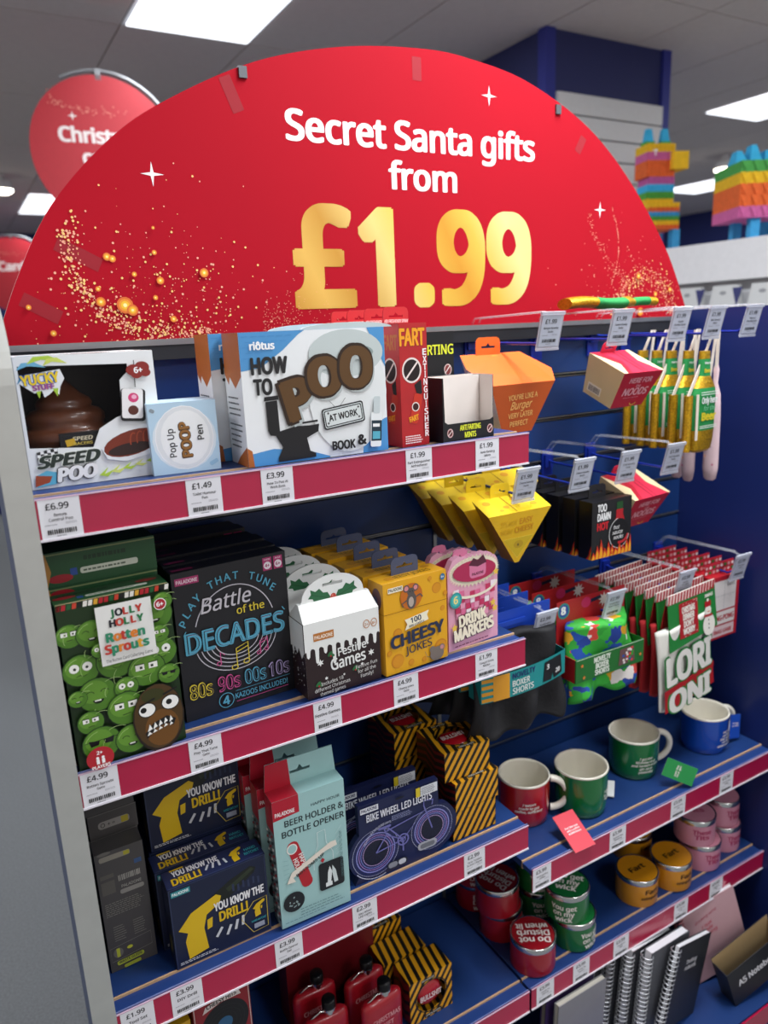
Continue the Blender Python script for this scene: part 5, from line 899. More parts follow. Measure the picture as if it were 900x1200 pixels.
# burger box
OR = '#e2661c'
t = thing('burger_sock_box', 'orange burger-shaped box hanging on a hook over the mint boxes', 'sock box', (.955, 1.165, 1.408), (0, 0, RD(2)), None)
b = MB(); lo = [(-.045, -.03, 0), (.030, -.03, 0), (.040, .0, 0), (.030, .032, 0), (-.045, .032, 0), (-.055, 0, 0)]; mid = [(-.085, -.045, .096), (.078, -.045, .096), (.100, -.012, .118), (.066, .045, .152), (-.088, .045, .152), (-.108, 0, .128)]
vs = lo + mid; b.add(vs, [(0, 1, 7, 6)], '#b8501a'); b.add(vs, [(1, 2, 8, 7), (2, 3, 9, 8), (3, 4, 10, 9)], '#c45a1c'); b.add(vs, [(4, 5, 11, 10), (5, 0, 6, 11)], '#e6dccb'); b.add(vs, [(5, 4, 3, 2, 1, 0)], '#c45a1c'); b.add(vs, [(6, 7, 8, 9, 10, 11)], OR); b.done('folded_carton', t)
n_ = V((0, -.045, 0)); 
a = Art((-.085, -.045, .096), (1, 0, 0), (0, -.015, .096 * 1.0) if False else (.0, .0, 1)); a.v = V((0, -.0152, .096)).normalized(); a.n = a.u.cross(a.v); a.o = V((0, -.045, .096)) + a.n * .0006
a.text("YOU'RE LIKE A", -.2, -3.0, '#e8b56a', w=7.4, h=1.0, rot=3, bold=.03); a.text('Burger', -.4, -4.9, '#e8b56a', w=5.6, h=1.5, shear=.4, rot=3, bold=.02); a.text('VERY LATER', -.4, -6.6, '#e8b56a', w=6.2, h=1.0, rot=3, bold=.03); a.text('PERFECT', -.6, -8.3, '#e8b56a', w=4.6, h=1.0, rot=3, bold=.03); a.done('front_print', t)
a = Art((0, 0, .124), (1, 0, 0), (0, .849, .528)); a.poly([(-1.4, -5.0), (1.8, -5.0), (.6, 5.0), (-2.0, 5.0)], '#d2721e'); a.line([(-1.4, -5), (-2.0, 5)], .25, '#b94f18'); a.line([(1.8, -5), (.6, 5)], .25, '#b94f18')
for y in (-3.2, 0, 3.0): a.rect(-1.6, y, 2.0, 1.4, '#f0a030', rot=-8, r=.4); a.rect(-.9, y - .8, 2.2, .8, '#f4e2c8', r=.35); a.rect(-.6, y - .65, 1.6, .5, OR, r=.2)
a.done('top_print', t); hang_tab(t, -.02, .042, .150, .062, .034, OR, hw=.28)
# noodle boxes
def noodle(label, loc, rot):
    t = thing('noodle_sock_box', label, 'sock box', loc, rot, 'red and cream noodle boxes'); Wt, Dt, Wb, Db, h = .062, .050, .050, .040, .085
    vs = [(-Wb, -Db, 0), (Wb, -Db, 0), (Wb, Db, 0), (-Wb, Db, 0), (-Wt, -Dt, h), (Wt, -Dt, h), (Wt, Dt, h), (-Wt, Dt, h)]
    b = MB(); b.hexa(vs, '#b81c34', {'left': card('#d9c79c'), 'bottom': card('#d9c79c'), 'top': card('#cf2c4a'), 'right': card('#d9c79c')}); b.done('folded_carton', t)
    a = Art((0, 0, h), (1, 0, 0), (0, 1, 0)); a.poly([(-6.2, -5), (-3.6, -5), (-1.2, 0), (-3.4, 5), (-6.2, 5), (-4, 0)], '#b81c34'); a.poly([(-6.2, -5), (-5.0, -5), (-3.0, -1), (-4.6, 2.2), (-6.2, 5)], '#ead9ac'); a.poly([(6.2, -5), (5.4, -5), (3.6, 0), (5, 5), (6.2, 5)], '#ead9ac'); a.line([(0, -5), (.6, 5)], .2, '#7a1426'); a.line([(1.2, -5), (2.0, 5)], .15, '#7a1426'); a.done('top_print', t)
    a = Art((0, -Db, 0)); a.v = V((0, -(Dt - Db), h)).normalized(); a.n = a.u.cross(a.v); a.text('HERE FOR', .4, 6.0, '#e8a9b2', w=7, h=1.2, bold=.05); a.text('the', .4, 4.9, '#e8a9b2', h=.7); a.text('NOODS', .4, 3.0, '#e8a9b2', w=7.6, h=1.7, bold=.06); small(a, -2.6, 2.3, 6, 1, '#d98a96', h=.15); a.arc(1.4, 1.0, .9, .6, .2, '#e9c24a', 180, 360, n=8); a.done('front_print', t)
    a = Art((-Wb, Db, 0), (0, -1, 0)); a.v = V((-(Wt - Wb), 0, h)).normalized(); a.n = a.u.cross(a.v); a.rect(.8, 1.0, 3.8, 1.9, '#efe9dc'); a.bars(1.1, 1.2, 3.2, 1.3); a.done('side_print', t)
    hang_tab(t, -.01, .046, h - .002, .045, .026, '#cf2c4a'); return t
noodle('upper red and cream noodle box lettered Here for the Noods, hanging tilted', (1.222, 1.150, 1.452), (RD(24), 0, RD(4)))
noodle('lower red and cream noodle box hanging behind the black hot sauce box', (1.262, 1.150, 1.185), (RD(24), 0, RD(6)))
# cheese wedges
def cheese(label, loc, rz=0):
    t = thing('cheese_sock_box', label, 'sock box', loc, (0, 0, rz), 'yellow cheese wedge boxes on the hook'); h = .104; d = .026; Y_ = mat('#dcae14', .38, noise=.06, coat=.2)
    b = MB(); w_ = .077; n = 6; vs = []
    top = [(-w_, -d, h), (w_, -d, h), (w_, d, h + .022), (-w_, d, h + .022)]; bt = [(-.006, -d * .6, 0), (.004, -d * .6, 0), (.004, d, .0), (-.006, d, 0)]
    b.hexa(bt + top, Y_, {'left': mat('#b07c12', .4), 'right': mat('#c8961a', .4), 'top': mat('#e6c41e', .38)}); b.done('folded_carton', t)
    a = Art((0, -d * .6, 0)); a.v = V((0, -d * .4, h)).normalized(); a.n = a.u.cross(a.v); a.poly([(-.1, 1.0), (3.6, 5.2), (-3.8, 5.2)], '#c9a91c'); a.line([(-.1, 1.0), (3.6, 5.2), (-3.8, 5.2)], .12, '#e9d24a', closed=True); a.ell(0, 3.8, 1.2, .8, '#b8961a'); a.ell(-.1, 3.7, .25, .25, '#6a5a20')
    a.text('EASY', 1.6, 8.0, '#c98a14', w=3.2, h=1.1, bold=.05, rot=2); a.text("IT'S NOT", -2.6, 7.9, '#d4a51a', w=4.0, h=1.0, bold=.02); a.text('CHEESY', 1.2, 6.4, '#c98a14', w=4.6, h=1.1, bold=.05, rot=2); a.text("BEIN'", -3.0, 6.3, '#d4a51a', w=3, h=1.0, bold=.02); a.done('front_print', t)
    a = Art((0, 0, h + .011), (1, 0, 0), (0, .921, .390))
    for x, y, r in ((-5.4, 1.2, .9), (-2, -.8, .7), (1.4, 1.2, 1.0), (4.6, -1, .8), (5.8, 1.4, .6), (-3.6, -1.6, .5)): a.ell(x, y, r, r * .7, '#d99a18')
    a.line([(-.6, -2.6), (-1.2, 2.6)], .2, '#a97c10'); a.done('top_print', t)
    hang_tab(t, -.01, d - .001, h + .018, .048, .030, '#e6c41e'); return t
for k, (x, y) in enumerate(((.905, 1.098), (.893, 1.160), (.884, 1.222), (.878, 1.284))): cheese(('front yellow cheese wedge box', 'second yellow cheese wedge box', 'third yellow cheese wedge box', 'rearmost yellow cheese wedge box')[k] + ' hanging below the top left shelf end', (x, y, 1.163 + .002 * k))
cheese('yellow cheese wedge box hanging on the next hook behind the ticket', (.975, 1.215, 1.185))
# hot sauce boxes
BK2 = mat('#131316', .32, noise=.2, coat=.3)
t = thing('hot_sauce_sock_box', 'front black box lettered Too Damn Hot with flames and sauce bottle', 'sock box', (1.150, 1.090, 1.132), (0, 0, RD(1)), 'black hot sauce boxes on the hook')
b = MB(); b.box((-.058, -.018, 0), (.058, .018, .122), BK2); b.done('carton', t)
a = Art((-.058, -.018, 0)); a.text('TOO', 2.9, 10.0, '#e8e8e8', w=2.6, h=1.5, bold=.08); a.text('DAMN', 3.5, 8.1, '#e8e8e8', w=3.8, h=1.5, bold=.08); a.text('HOT', 3.2, 6.1, '#c8202a', w=3.3, h=1.5, bold=.09)
a.rect(7.1, 9.6, 1.8, 1.8, '#1c4a22', r=.2); a.rect(7.0, 8.4, 2.0, 1.4, '#b01822'); a.poly([(7.1, 8.6), (9.0, 8.6), (9.6, 7.2), (10.4, 6.4), (5.6, 6.4), (6.5, 7.2)], '#b01822'); a.ell(8.0, 4.6, 2.9, 3.2, '#0c0c0e'); a.arc(8.0, 4.6, 2.95, 3.25, .18, '#c8c8c8', 100, 350, n=20); a.text('hot', 7.2, 5.6, '#e8e8e8', h=.8, shear=.3); a.text('sauce', 7.5, 4.5, '#e8e8e8', h=.8, shear=.3); a.text('socks', 7.8, 3.4, '#e8e8e8', h=.8, shear=.3); a.arc(8.4, 4.4, 2.2, 1.9, .55, '#b8202a', -110, -10, n=12)
for i in range(11): x = i * 1.08; hh = (1.6, 3.0, 4.2, 2.2, 3.4, 2.6, 1.8, 2.6, 2.0, 3.2, 4.0)[i]; a.poly([(x - .3 + .3 * (i == 0), 0), (min(x + 1.3, 11.6), 0), (min(x + 1.1, 11.6), hh * .5), (x + .5, hh), (x + .1, hh * .45)], '#c8341a'); a.poly([(x, 0), (min(x + 1.1, 11.6), 0), (min(x + .9, 11.6), hh * .35), (x + .5, hh * .66), (x + .2, hh * .3)], '#e8a01e')
a.text('HOT', 6, .4, '#c8341a', h=.5, bold=.06); a.done('front_print', t)
a = Art((-.058, .018, 0), (0, -1, 0)); a.poly([(2.2, 0), (3.6, 0), (3.6, 3.2), (3.2, 2.2), (2.9, 1.0)], '#c8341a'); a.poly([(2.8, 0), (3.6, 0), (3.6, 2.0), (3.2, 1.0)], '#e8a01e'); a.done('side_print', t)
hang_tab(t, -.01, .016, .120, .05, .03, '#1b1b1f')
for k in range(4): dup(t, (-.004 * (k + 1), .045 * (k + 1), 0), ('second', 'third', 'fourth', 'rearmost')[k] + ' black hot sauce box counted from the front of its hook')
# bottle socks
GRN = mat('#1c8a44', .8, noise=.12, nscale=60, bump=.4, bscale=300, name='green_knit'); CRM = mat('#d9cfc2', .7, name='cream_ribbon')
def bottle_sock(label, y, x=1.408, rz=0):
    t = thing('bottle_sock', label, 'novelty socks', (x, y, 1.318), (0, 0, rz), 'gold and green bottle socks on the hook')
    def ring(z, w_, d_, n=20): return [(w_ * (abs(cos(q)) ** .7) * (1 if cos(q) > 0 else -1), d_ * (abs(sin(q)) ** .8) * (1 if sin(q) > 0 else -1), z) for q in [2 * pi * i / n for i in range(n)]]
    prof = [(.000, .026, .008), (.006, .034, .014), (.03, .037, .017), (.05, .038, .018), (.128, .039, .017), (.143, .036, .015), (.158, .026, .012), (.168, .019, .010), (.205, .016, .008), (.209, .016, .008), (.222, .016, .007)]
    b = MB(); vs = []; n = 20
    for z, w_, d_ in prof: vs += ring(z, w_, d_)
    for j in range(len(prof) - 1):
        zz = (prof[j][0] + prof[j + 1][0]) / 2; m_ = GRN if (.05 < zz < .143 or .168 < zz < .205) else GOLD
        o = len(b.v); b.add(vs[j * n:(j + 2) * n], [(i, (i + 1) % n, n + (i + 1) % n, n + i) for i in range(n)], m_, True)
    b.add(vs[:n], [tuple(range(n))[::-1]], GOLD); b.add(vs[-n:], [tuple(range(n))], GOLD); b.done('sock_body', t)
    a = Art((0, -.0184, 0)); 
    for z in (13.3, 12.8, 5.9, 5.5): a.rect(-3.1, z, 6.2, .18, '#dfe8df')
    a.text('Only here', .1, 11.0, '#e8ece8', w=5.6, h=1.3, bold=.08); a.text('for the', .2, 9.4, '#7fc79a', h=1.0, shear=.2, bold=.02); a.text('Beer', .1, 7.3, '#d9c92c', w=5.2, h=1.6, bold=.10); a.done('label_print', t)
    a = Art((0, -.0098, 0)); a.text('Here', 0, 19.4, '#e8ece8', w=2.2, h=.5, bold=.04); a.text('Beer', 0, 17.6, '#d9c92c', w=2.3, h=.8, bold=.08); a.done('neck_print', t)
    b = MB(); pts = [(.0125 * (1 - i / 26) * cos(i * .62), .0125 * (1 - i / 26) * 1.0 * sin(i * .62)) for i in range(22)]
    for (x0, y0), (x1, y1) in zip(pts, pts[1:]):
        b.hexa([(-.048 + x0, y0, .004), (-.048 + x1, y1, .004), (-.048 + x1 * .86, y1 * .86, .004), (-.048 + x0 * .86, y0 * .86, .004), (-.048 + x0, y0, .128), (-.048 + x1, y1, .128), (-.048 + x1 * .86, y1 * .86, .128), (-.048 + x0 * .86, y0 * .86, .128)], GOLD)
    b.done('rolled_sock', t)
    b = MB(); b.hexa([(-.040, -.016, .03), (-.034, -.017, .03), (-.034, -.015, .03), (-.040, -.014, .03), (-.036, -.012, .130), (-.030, -.013, .130), (-.030, -.011, .130), (-.036, -.010, .130)], CRM)
    for x0, x1 in ((-.056, .028), (.012, .036)): b.hexa([(x0, -.002, .128), (x0 + .010, -.002, .128), (x0 + .010, .0, .128), (x0, .0, .128), (x1, -.001, .268), (x1 + .007, -.001, .268), (x1 + .007, .001, .268), (x1, .001, .268)], CRM)
    b.done('ribbon', t); return t
for k, y in enumerate((1.092, 1.136, 1.180, 1.224, 1.264)): bottle_sock(('front', 'second', 'third', 'fourth', 'rearmost')[k] + ' gold and green bottle-shaped sock lettered Only here for the Beer', y, 1.440 + (.0, .003, .0, .004, .002)[k], RD((4, 6, 2, 5, 3)[k]))
# folded one lying on top
t = thing('bottle_sock', 'gold and green bottle sock lying flat on the ticket arms by the header', 'novelty socks', (1.25, 1.19, 1.640), (0, 0, RD(-18)), 'gold and green bottle socks on the hook')
b = MB(); N = 18; L_ = .21
for s0_, s1_, m_ in ((0, .3, GOLD), (.3, .62, GRN), (.62, .74, GOLD), (.74, .92, GRN), (.92, 1.0, GOLD)):
    vs = []; K = 5
    for i in range(K + 1):
        u_ = s0_ + (s1_ - s0_) * i / K; w_ = .036 if u_ < .62 else .036 - .02 * min((u_ - .62) / .14, 1); h_ = .012 if u_ < .7 else .009; z_ = .003 * sin(u_ * 9)
        vs += [((u_ - .5) * L_, w_ * cos(2 * pi * q / 12), z_ + h_ * .9 + h_ * sin(2 * pi * q / 12)) for q in range(12)]
    b.add(vs, [(i * 12 + q, i * 12 + (q + 1) % 12, (i + 1) * 12 + (q + 1) % 12, (i + 1) * 12 + q) for i in range(K) for q in range(12)], m_, True)
    b.add(vs[:12], [tuple(range(12))], m_); b.add(vs[-12:], [tuple(range(12))], m_)
b.done('sock_body', t)
# pink socks
PKS = mat('#dcc0c6', .85, noise=.12, nscale=30, bump=.3, bscale=200, name='pale_pink_knit')
def pink(label, x, y, L_, rz):
    t = thing('prosecco_sock', label, 'novelty socks', (x, y, 1.563), (0, 0, rz), 'pale pink socks on the right hook')
    b = MB(); prof = [(-L_, .007), (-L_ + .005, .012), (-L_ + .03, .0155), (-.23, .0145), (-.17, .0135), (-.125, .011), (-.10, .0045), (-.07, .006), (-.055, .0025), (0, .002)]
    n = 14; vs = []
    for z, w_ in prof: vs += [(w_ * cos(2 * pi * i / n) * .55, w_ * 1.25 * sin(2 * pi * i / n), z) for i in range(n)]
    b.add(vs, [(j * n + i, j * n + (i + 1) % n, (j + 1) * n + (i + 1) % n, (j + 1) * n + i) for j in range(len(prof) - 1) for i in range(n)], PKS, True); b.add(vs[:n], [tuple(range(n))[::-1]], PKS); b.add(vs[-n:], [tuple(range(n))], PKS); b.done('sock_body', t)
    b = MB(); b.box((-.0025, -.003, -.09), (.0025, .003, .02), CRM); b.done('ribbon', t)
    b = MB(); rr = random.Random(int(x * 1000))
    for k in range(7): a_ = Art((-.0108, .02, -L_ + .04), (0, -1, 0)); a_.mb = b; a_.star(rr.uniform(.6, 3.4), k * 1.9, .38, ('#c86a8a', '#d9a08a', '#b8c890')[k % 3], n=5, q=.5)
    b.done('flower_print', t); return t
pink('front pale pink sock hanging beside the front bottle sock', 1.532, 1.128, .330, RD(8)); pink('second pale pink sock hanging behind the front one', 1.545, 1.200, .345, RD(-4)); pink('rear pale pink sock hanging nearest the slatwall', 1.560, 1.245, .345, RD(3))
# boxer shorts
def cloth(w_, h_, y_, mt, seed=1, amp=.008, nx=26, nz=18, flare=.15, taper=0):
    rr = random.Random(seed); ph = [(rr.uniform(25, 75), rr.uniform(-30, 30), rr.uniform(0, 6), rr.uniform(.3, 1)) for _ in range(7)]; b = MB(); vs = []
    for side in (-1, 1):
        for j in range(nz + 1):
            v = j / nz
            for i in range(nx + 1):
                u = i / nx * 2 - 1; x = u * w_ / 2 * (1 + flare * (1 - v)); z = v * h_ + .006 * sin(u * 9 + seed) * (1 - v); d = sum(q[3] * sin(q[0] * x + q[1] * z + q[2]) for q in ph) * amp * .45
                th = y_ * (1 - abs(u) ** 4) + .002; vs.append((x, side * th + d, z))
    M = (nx + 1) * (nz + 1); fs = []
    for j in range(nz):
        for i in range(nx):
            a_ = j * (nx + 1) + i; fs.append((a_, a_ + 1, a_ + nx + 2, a_ + nx + 1)); fs.append((M + a_ + 1, M + a_, M + a_ + nx + 1, M + a_ + nx + 2))
    for i in range(nx): fs.append((i + 1, i, M + i, M + i + 1)); k = nz * (nx + 1) + i; fs.append((k, k + 1, M + k + 1, M + k))
    for j in range(nz): k = j * (nx + 1); fs.append((k, k + nx + 1, M + k + nx + 1, M + k)); k += nx; fs.append((k + nx + 1, k, M + k, M + k + nx + 1))
    b.add(vs, fs, mt, True); return b
BCL = mat('#17171b', .75, noise=.3, nscale=20, bump=.4, bscale=150, name='black_cotton')
def shorts1(label, x, y, rz=0):
    t = thing('boxer_shorts', label, 'boxer shorts', (x, y, .790), (0, 0, rz), 'black boxer shorts on the hook')
    o = cloth(.200, .208, .014, BCL, 3, .020, nx=44, nz=30, flare=.26).done('shorts_fabric', t, (0, .004, .020))
    b = MB(); b.box((-.105, .022, .17), (.105, .0235, .268), mat('#1b45b4', .4)); b.done('backing_card', t)
    b = MB(); b.box((-.035, .016, .238), (.035, .019, .248), mat('#1b45b4', .4)); b.done('card_hook', t)
    b = MB(); n = 14; w_ = .108; vs = []
    for z in (.115, .168):
        for i in range(n + 1): u = i / n * 2 - 1; vs.append((u * w_, -.036 + .014 * u * u, z + .004 * u))
    b.add(vs, [(i, i + 1, n + 2 + i, n + 1 + i) for i in range(n)], '#1f8f90'); b.add([(p[0], p[1] + .001, p[2]) for p in vs], [(i + 1, i, n + 1 + i, n + 2 + i) for i in range(n)], '#1f8f90')
    b.box((w_ - .001, -.022, .119), (w_, .018, .172), '#1f8f90'); b.box((-w_, -.022, .111), (-w_ + .001, .018, .164), '#1f8f90'); b.done('label_band', t)
    a = Art((-.108, -.0215, .115)); a.P = lambda p, a=a: V((-.108 + p[0] * .01, -.0363 + .014 * ((p[0] * .01 - .108) / .108) ** 2 - a.z, .115 + p[1] * .01 + .004 * (p[0] * .01 - .108) / .108))
    for i in range(4): a.rect(.1, .2 + i * 1.35, 2.4, .75, '#e09c28')
    a.rect(2.5, 0, 3.6, 5.3, '#e09c28'); a.text('NOVELTY', 9.6, 3.8, '#1d2f6a', w=5.6, h=1.1, bold=.05); a.text('BOXER', 8.9, 2.1, '#dfe8e4', w=4.2, h=1.2, bold=.05); a.text('SHORTS', 9.4, .5, '#dfe8e4', w=5.2, h=1.2, bold=.05)
    a.poly([(14.6, .6), (17.0, .4), (17.4, 1.8), (17.9, .4), (20.4, .8), (20.0, 4.9), (15.0, 4.7)], '#17171b'); a.text('3', 16.0, 3.0, '#e8e8e8', h=1, bold=.06); a.text('20', 19.0, 1.4, '#e8e8e8', h=.9, bold=.06); a.done('band_print', t); return t
t = shorts1('front black boxer shorts with teal paper band lettered Novelty Boxer Shorts', .902, 1.078)
for k in range(3): dup(t, (-.004, .0635 * (k + 1), .0), ('second', 'third', 'rearmost')[k] + ' black boxer shorts on blue backing card counted from the front')
def patt_mat():
    m = bpy.data.materials.new('multicolour_patterned_cotton'); m.use_nodes = True; nt = m.node_tree; b_ = nt.nodes['Principled BSDF']; b_.inputs['Roughness'].default_value = .7
    tc = nt.nodes.new('ShaderNodeTexCoord'); vo = nt.nodes.new('ShaderNodeTexVoronoi'); vo.inputs['Scale'].default_value = 42; nz = nt.nodes.new('ShaderNodeTexNoise'); nz.inputs['Scale'].default_value = 60; mx = nt.nodes.new('ShaderNodeVectorMath'); mx.operation = 'MULTIPLY_ADD'; mx.inputs[1].default_value = (.02, .02, .02)
    nt.links.new(tc.outputs['Object'], nz.inputs['Vector']); nt.links.new(nz.outputs['Color'], mx.inputs[0]); nt.links.new(tc.outputs['Object'], mx.inputs[2]); nt.links.new(mx.outputs[0], vo.inputs['Vector'])
    sp = nt.nodes.new('ShaderNodeSeparateColor'); nt.links.new(vo.outputs['Color'], sp.inputs[0]); r = nt.nodes.new('ShaderNodeValToRGB'); r.color_ramp.interpolation = 'CONSTANT'; e = r.color_ramp.elements
    cs = [(0, '#2fa336'), (.42, '#1f4fae'), (.58, '#39b53c'), (.72, '#e0a51e'), (.80, '#1d3f98'), (.88, '#d8443a'), (.94, '#ece6e2')]
    e[0].color = (*lin(cs[0][1]), 1); e[1].position = cs[-1][0]; e[1].color = (*lin(cs[-1][1]), 1)
    for p, c_ in cs[1:-1]: k = e.new(p); k.color = (*lin(c_), 1)
    nt.links.new(sp.outputs[0], r.inputs[0]); nt.links.new(r.outputs[0], b_.inputs['Base Color']); return m
PAT = patt_mat()
t = thing('boxer_shorts', 'front multicoloured green boxer shorts with green paper band on red card', 'boxer shorts', (1.135, 1.082, .825), (0, 0, RD(0)), 'multicoloured boxer shorts on the hook')
cloth(.185, .165, .024, PAT, 8, .016, flare=.06).done('shorts_fabric', t)
b = MB(); b.box((-.101, .026, .04), (.101, .0275, .214), '#a81c22'); b.done('backing_card', t)
a = Art((-.101, .026, .04)); a.ell(2.0, 15.2, 1.7, 1.8, '#2f7f7a'); a.ell(2.0, 15.2, 1.3, 1.4, '#1f3f9a'); a.text('8', 2.0, 14.5, '#e8e8ea', h=1.6, bold=.1); a.star(13.8, 15.4, 1.8, '#d8cfc8', n=9, q=.5); a.rect(9.4, 15.6, 3.4, .8, '#16203a', rot=6); a.ell(8.4, 15.8, 1.4, 1.2, '#b8285a'); a.done('card_print', t)
b = MB(); b.box((-.101, -.034, .052), (.101, -.031, .105), '#1f6b2a'); b.box((-.101, -.031, .052), (-.0995, .026, .105), '#a81c22'); b.box((.0995, -.031, .052), (.101, .026, .105), '#1f6b2a'); b.done('label_band', t)
a = Art((-.101, -.034, .052)); a.line([(.1, 5.2), (20.1, 5.2)], .15, '#c9d8c4')
for i, (w_, l_) in enumerate((('NOVELTY', 4.8), ('BOXER', 3.8), ('SHORTS', 4.2))): a.text(w_, 7.6, 3.5 - i * 1.45, '#e2e8dc', w=l_, h=1.15, bold=.09)
rr = random.Random(3); a.poly([(12.4, .8), (17.4, .9), (17.0, 4.6), (12.8, 4.5)], '#6a4a4a')
for k in range(22): a.ell(rr.uniform(12.9, 16.9), rr.uniform(1.1, 4.3), .35, .3, rr.choice(['#2fa336', '#d8443a', '#1f4fae', '#e6dcd8']))
for x, y in ((1.6, 3.8), (2.2, 1.0), (19, 2)): a.star(x, y, .5, '#d8823a', n=5, q=.5)
a.done('band_print', t)
for k in range(2): dup(t, (-.006 * (k + 1), .072 * (k + 1), 0), ('second', 'rearmost')[k] + ' multicoloured boxer shorts behind the front ones')
# tea towels
def towel_mat():
    return mat('#e6e4dc', .85, noise=.04, bump=.4, bscale=500, name='white_tea_towel')
TW = towel_mat(); TRD = mat('#b01c22', .8, noise=.06, bump=.3, bscale=400, name='red_tea_towel'); TG = '#1f7a34'
def teatowel(label, x, y, front=False):
    t = thing('tea_towel', label, 'tea towel', (x, y, 1.0), (0, 0, RD(2)), 'carded tea towels on the hook')
    b = MB(); T = MX.Identity(4)
    def sl(a_, c_, m_, **k): b.box(a_, c_, m_, **k)
    if front: cloth(.175, .205, .006, TW, 5, .005, flare=.08).done('towel_fabric', t, (.002, .0, -.270), (0, RD(-7), 0))
    else: cloth(.165, .185, .006, TRD, 5, .004, flare=.04).done('towel_fabric', t, (0, .0, -.250), (0, RD(-3), 0))
    b = MB(); b.hexa([(-.082, -.016, -.128), (.088, -.016, -.100), (.088, -.0150, -.100), (-.082, -.0150, -.128), (-.082, -.001, .004), (.086, -.001, .012), (.086, .001, .012), (-.082, .001, .004)], TG)
    b.hexa([(-.082, .014, -.085), (.086, .014, -.075), (.086, .015, -.075), (-.082, .015, -.085), (-.082, .0, .004), (.086, .0, .012), (.086, .001, .012), (-.082, .001, .004)], '#a81c22'); b.done('header_card', t)
    a = Art((0, 0, 0)); a.u = V((.166, 0, .008)).normalized(); a.v = V((0, .015, .132)).normalized(); a.n = a.u.cross(a.v); a.o = V((-.082, -.0165, -.128))
    n = 16
    for i in range(n): x0_ = i * 16.8 / n; a.poly([(x0_, 13.25 - 2.0 + .0), (x0_ + .55, 13.25 - 2.0), (x0_ + 1.0, 13.25), (x0_ + .45, 13.25)], '#b01c28')
    if front:
        a.rect(3.6, 2.3, 6.6, 8.4, '#a81c22', rot=0)
        for i, (w_, l_) in enumerate((('CHRISTMAS', 4.6), ('DINNER', 4.0), ("DON'T", 3.6), ('WORRY', 4.2))): a.text(w_, 6.9, 8.2 - i * 1.7, '#e6e2d8', w=l_, h=1.35, bold=.1)
        rr = random.Random(2)
        for k in range(14): a.ell(rr.uniform(4, 9.8), rr.choice([rr.uniform(2.5, 3), rr.uniform(9.8, 10.5)]), .12, .12, '#e6e2d8', n=6)
        a.text('XMAS', 14.2, 9.8, '#e6e2d8', w=3, h=.7, bold=.08); a.ell(13.9, 3.0, 2.2, 2.6, '#e6e2d8'); a.ell(13.7, 6.5, 1.2, 1.2, '#e6e2d8'); a.rect(12.6, 7.4, 2.2, 1.4, '#a81c22'); a.ell(13.7, 9.0, .4, .4, '#e6e2d8'); a.poly([(13.5, 6.4), (14.9, 6.1), (13.5, 6.1)], '#d8702a'); a.line([(12.2, 5.4), (15.2, 5.2)], .6, '#a81c22')
        for k in range(3): a.ell(13.8, 4.2 - k, .2, .2, '#222222', n=8)
    a.done('card_print', t)
    b = MB(); b.hexa([(-.082, -.0035, -.0165), (.087, -.0035, -.0095), (.087, .002, -.0095), (-.082, .002, -.0165), (-.082, -.0015, .0042), (.087, -.0015, .0122), (.087, .0015, .0122), (-.082, .0015, .0042)], '#e6dcd4')
    b.done('striped_edge', t)
    a = Art((0, 0, 0)); a.u = V((.169, 0, .0075)).normalized(); a.v = V((0, .002, .0207)).normalized(); a.n = a.u.cross(a.v); a.o = V((-.082, -.0037, -.0165))
    for i in range(16): x0_ = i * 1.04; a.poly([(x0_, 0), (x0_ + .5, 0), (x0_ + .95, 2.05), (x0_ + .45, 2.05)], '#b01c28')
    a.done('stripe_print', t)
    if front:
        a = Art((0, 0, 0)); th = RD(-7); 
        def PP(p, a=a):   # follow the folds roughly, a touch in front
            x_ = p[0] * .01; z_ = p[1] * .01; return V((x_ * cos(th) + z_ * sin(th) + .002, -.0155 - a.z, -x_ * sin(th) + z_ * cos(th) - .270))
        a.P = PP; a.poly([(-9.0, .2), (9.0, 1.0), (8.8, 6.0), (-8.8, 5.0)], '#b01c22')
        a.text('ONI', .6, -.6, '#1f7a34', w=15.6, h=5.6, bold=.14); a.text('ONI', .6, -.6, '#ece9e2', w=15, h=5.2, bold=.09); a.poly([(-8.9, 4.6), (9.0, 5.6), (9.0, 7.0), (-8.9, 6.0)], '#b01c22')
        a.text('LORI', .4, 6.9, '#1f7a34', w=16.6, h=7.2, bold=.13); a.text('LORI', .4, 7.0, '#ece9e2', w=16, h=6.8, bold=.085); a.done('towel_print', t)
    return t
teatowel('front tea towel with green header card, snowman and large white and red lettering', 1.400, 1.062, True)
for k in range(7): teatowel(('second', 'third', 'fourth', 'fifth', 'sixth', 'seventh', 'rearmost')[k] + ' candy-striped carded tea towel counted from the front', 1.398 - .003 * k, 1.092 + .028 * k)
# christmas packs at the far right
t = thing('christmas_game_pack', 'front red and white Christmas pack with spotted top at the far right hook', 'christmas pack', (1.590, 1.118, .822), (0, 0, 0), 'red Christmas packs at the far right')
b = MB(); b.box((-.055, -.012, 0), (.055, .012, .165), '#b01c28'); b.done('carton', t)
a = Art((-.055, -.012, 0)); a.rect(1.2, 7.6, 8.6, 7.8, '#dcd6d2'); a.line([(5.4, 7.7), (5.4, 15.3)], .1, '#9a9a9a'); a.line([(1.3, 11.4), (9.7, 11.4)], .08, '#9a9a9a'); a.text('XMAS', 7.6, 13.6, '#333333', h=.8); a.rect(1.2, 3.8, 8.6, 3.4, '#dcd6d2'); a.text('PING-PONG', 5.5, 4.8, '#a81c28', w=8, h=1.3, bold=.08); a.rect(1.2, .6, 8.6, 2.8, '#d8bfc0'); a.text('XMAS GAME', 5.5, 1.3, '#a81c28', w=7, h=1.0, bold=.06); a.done('front_print', t)
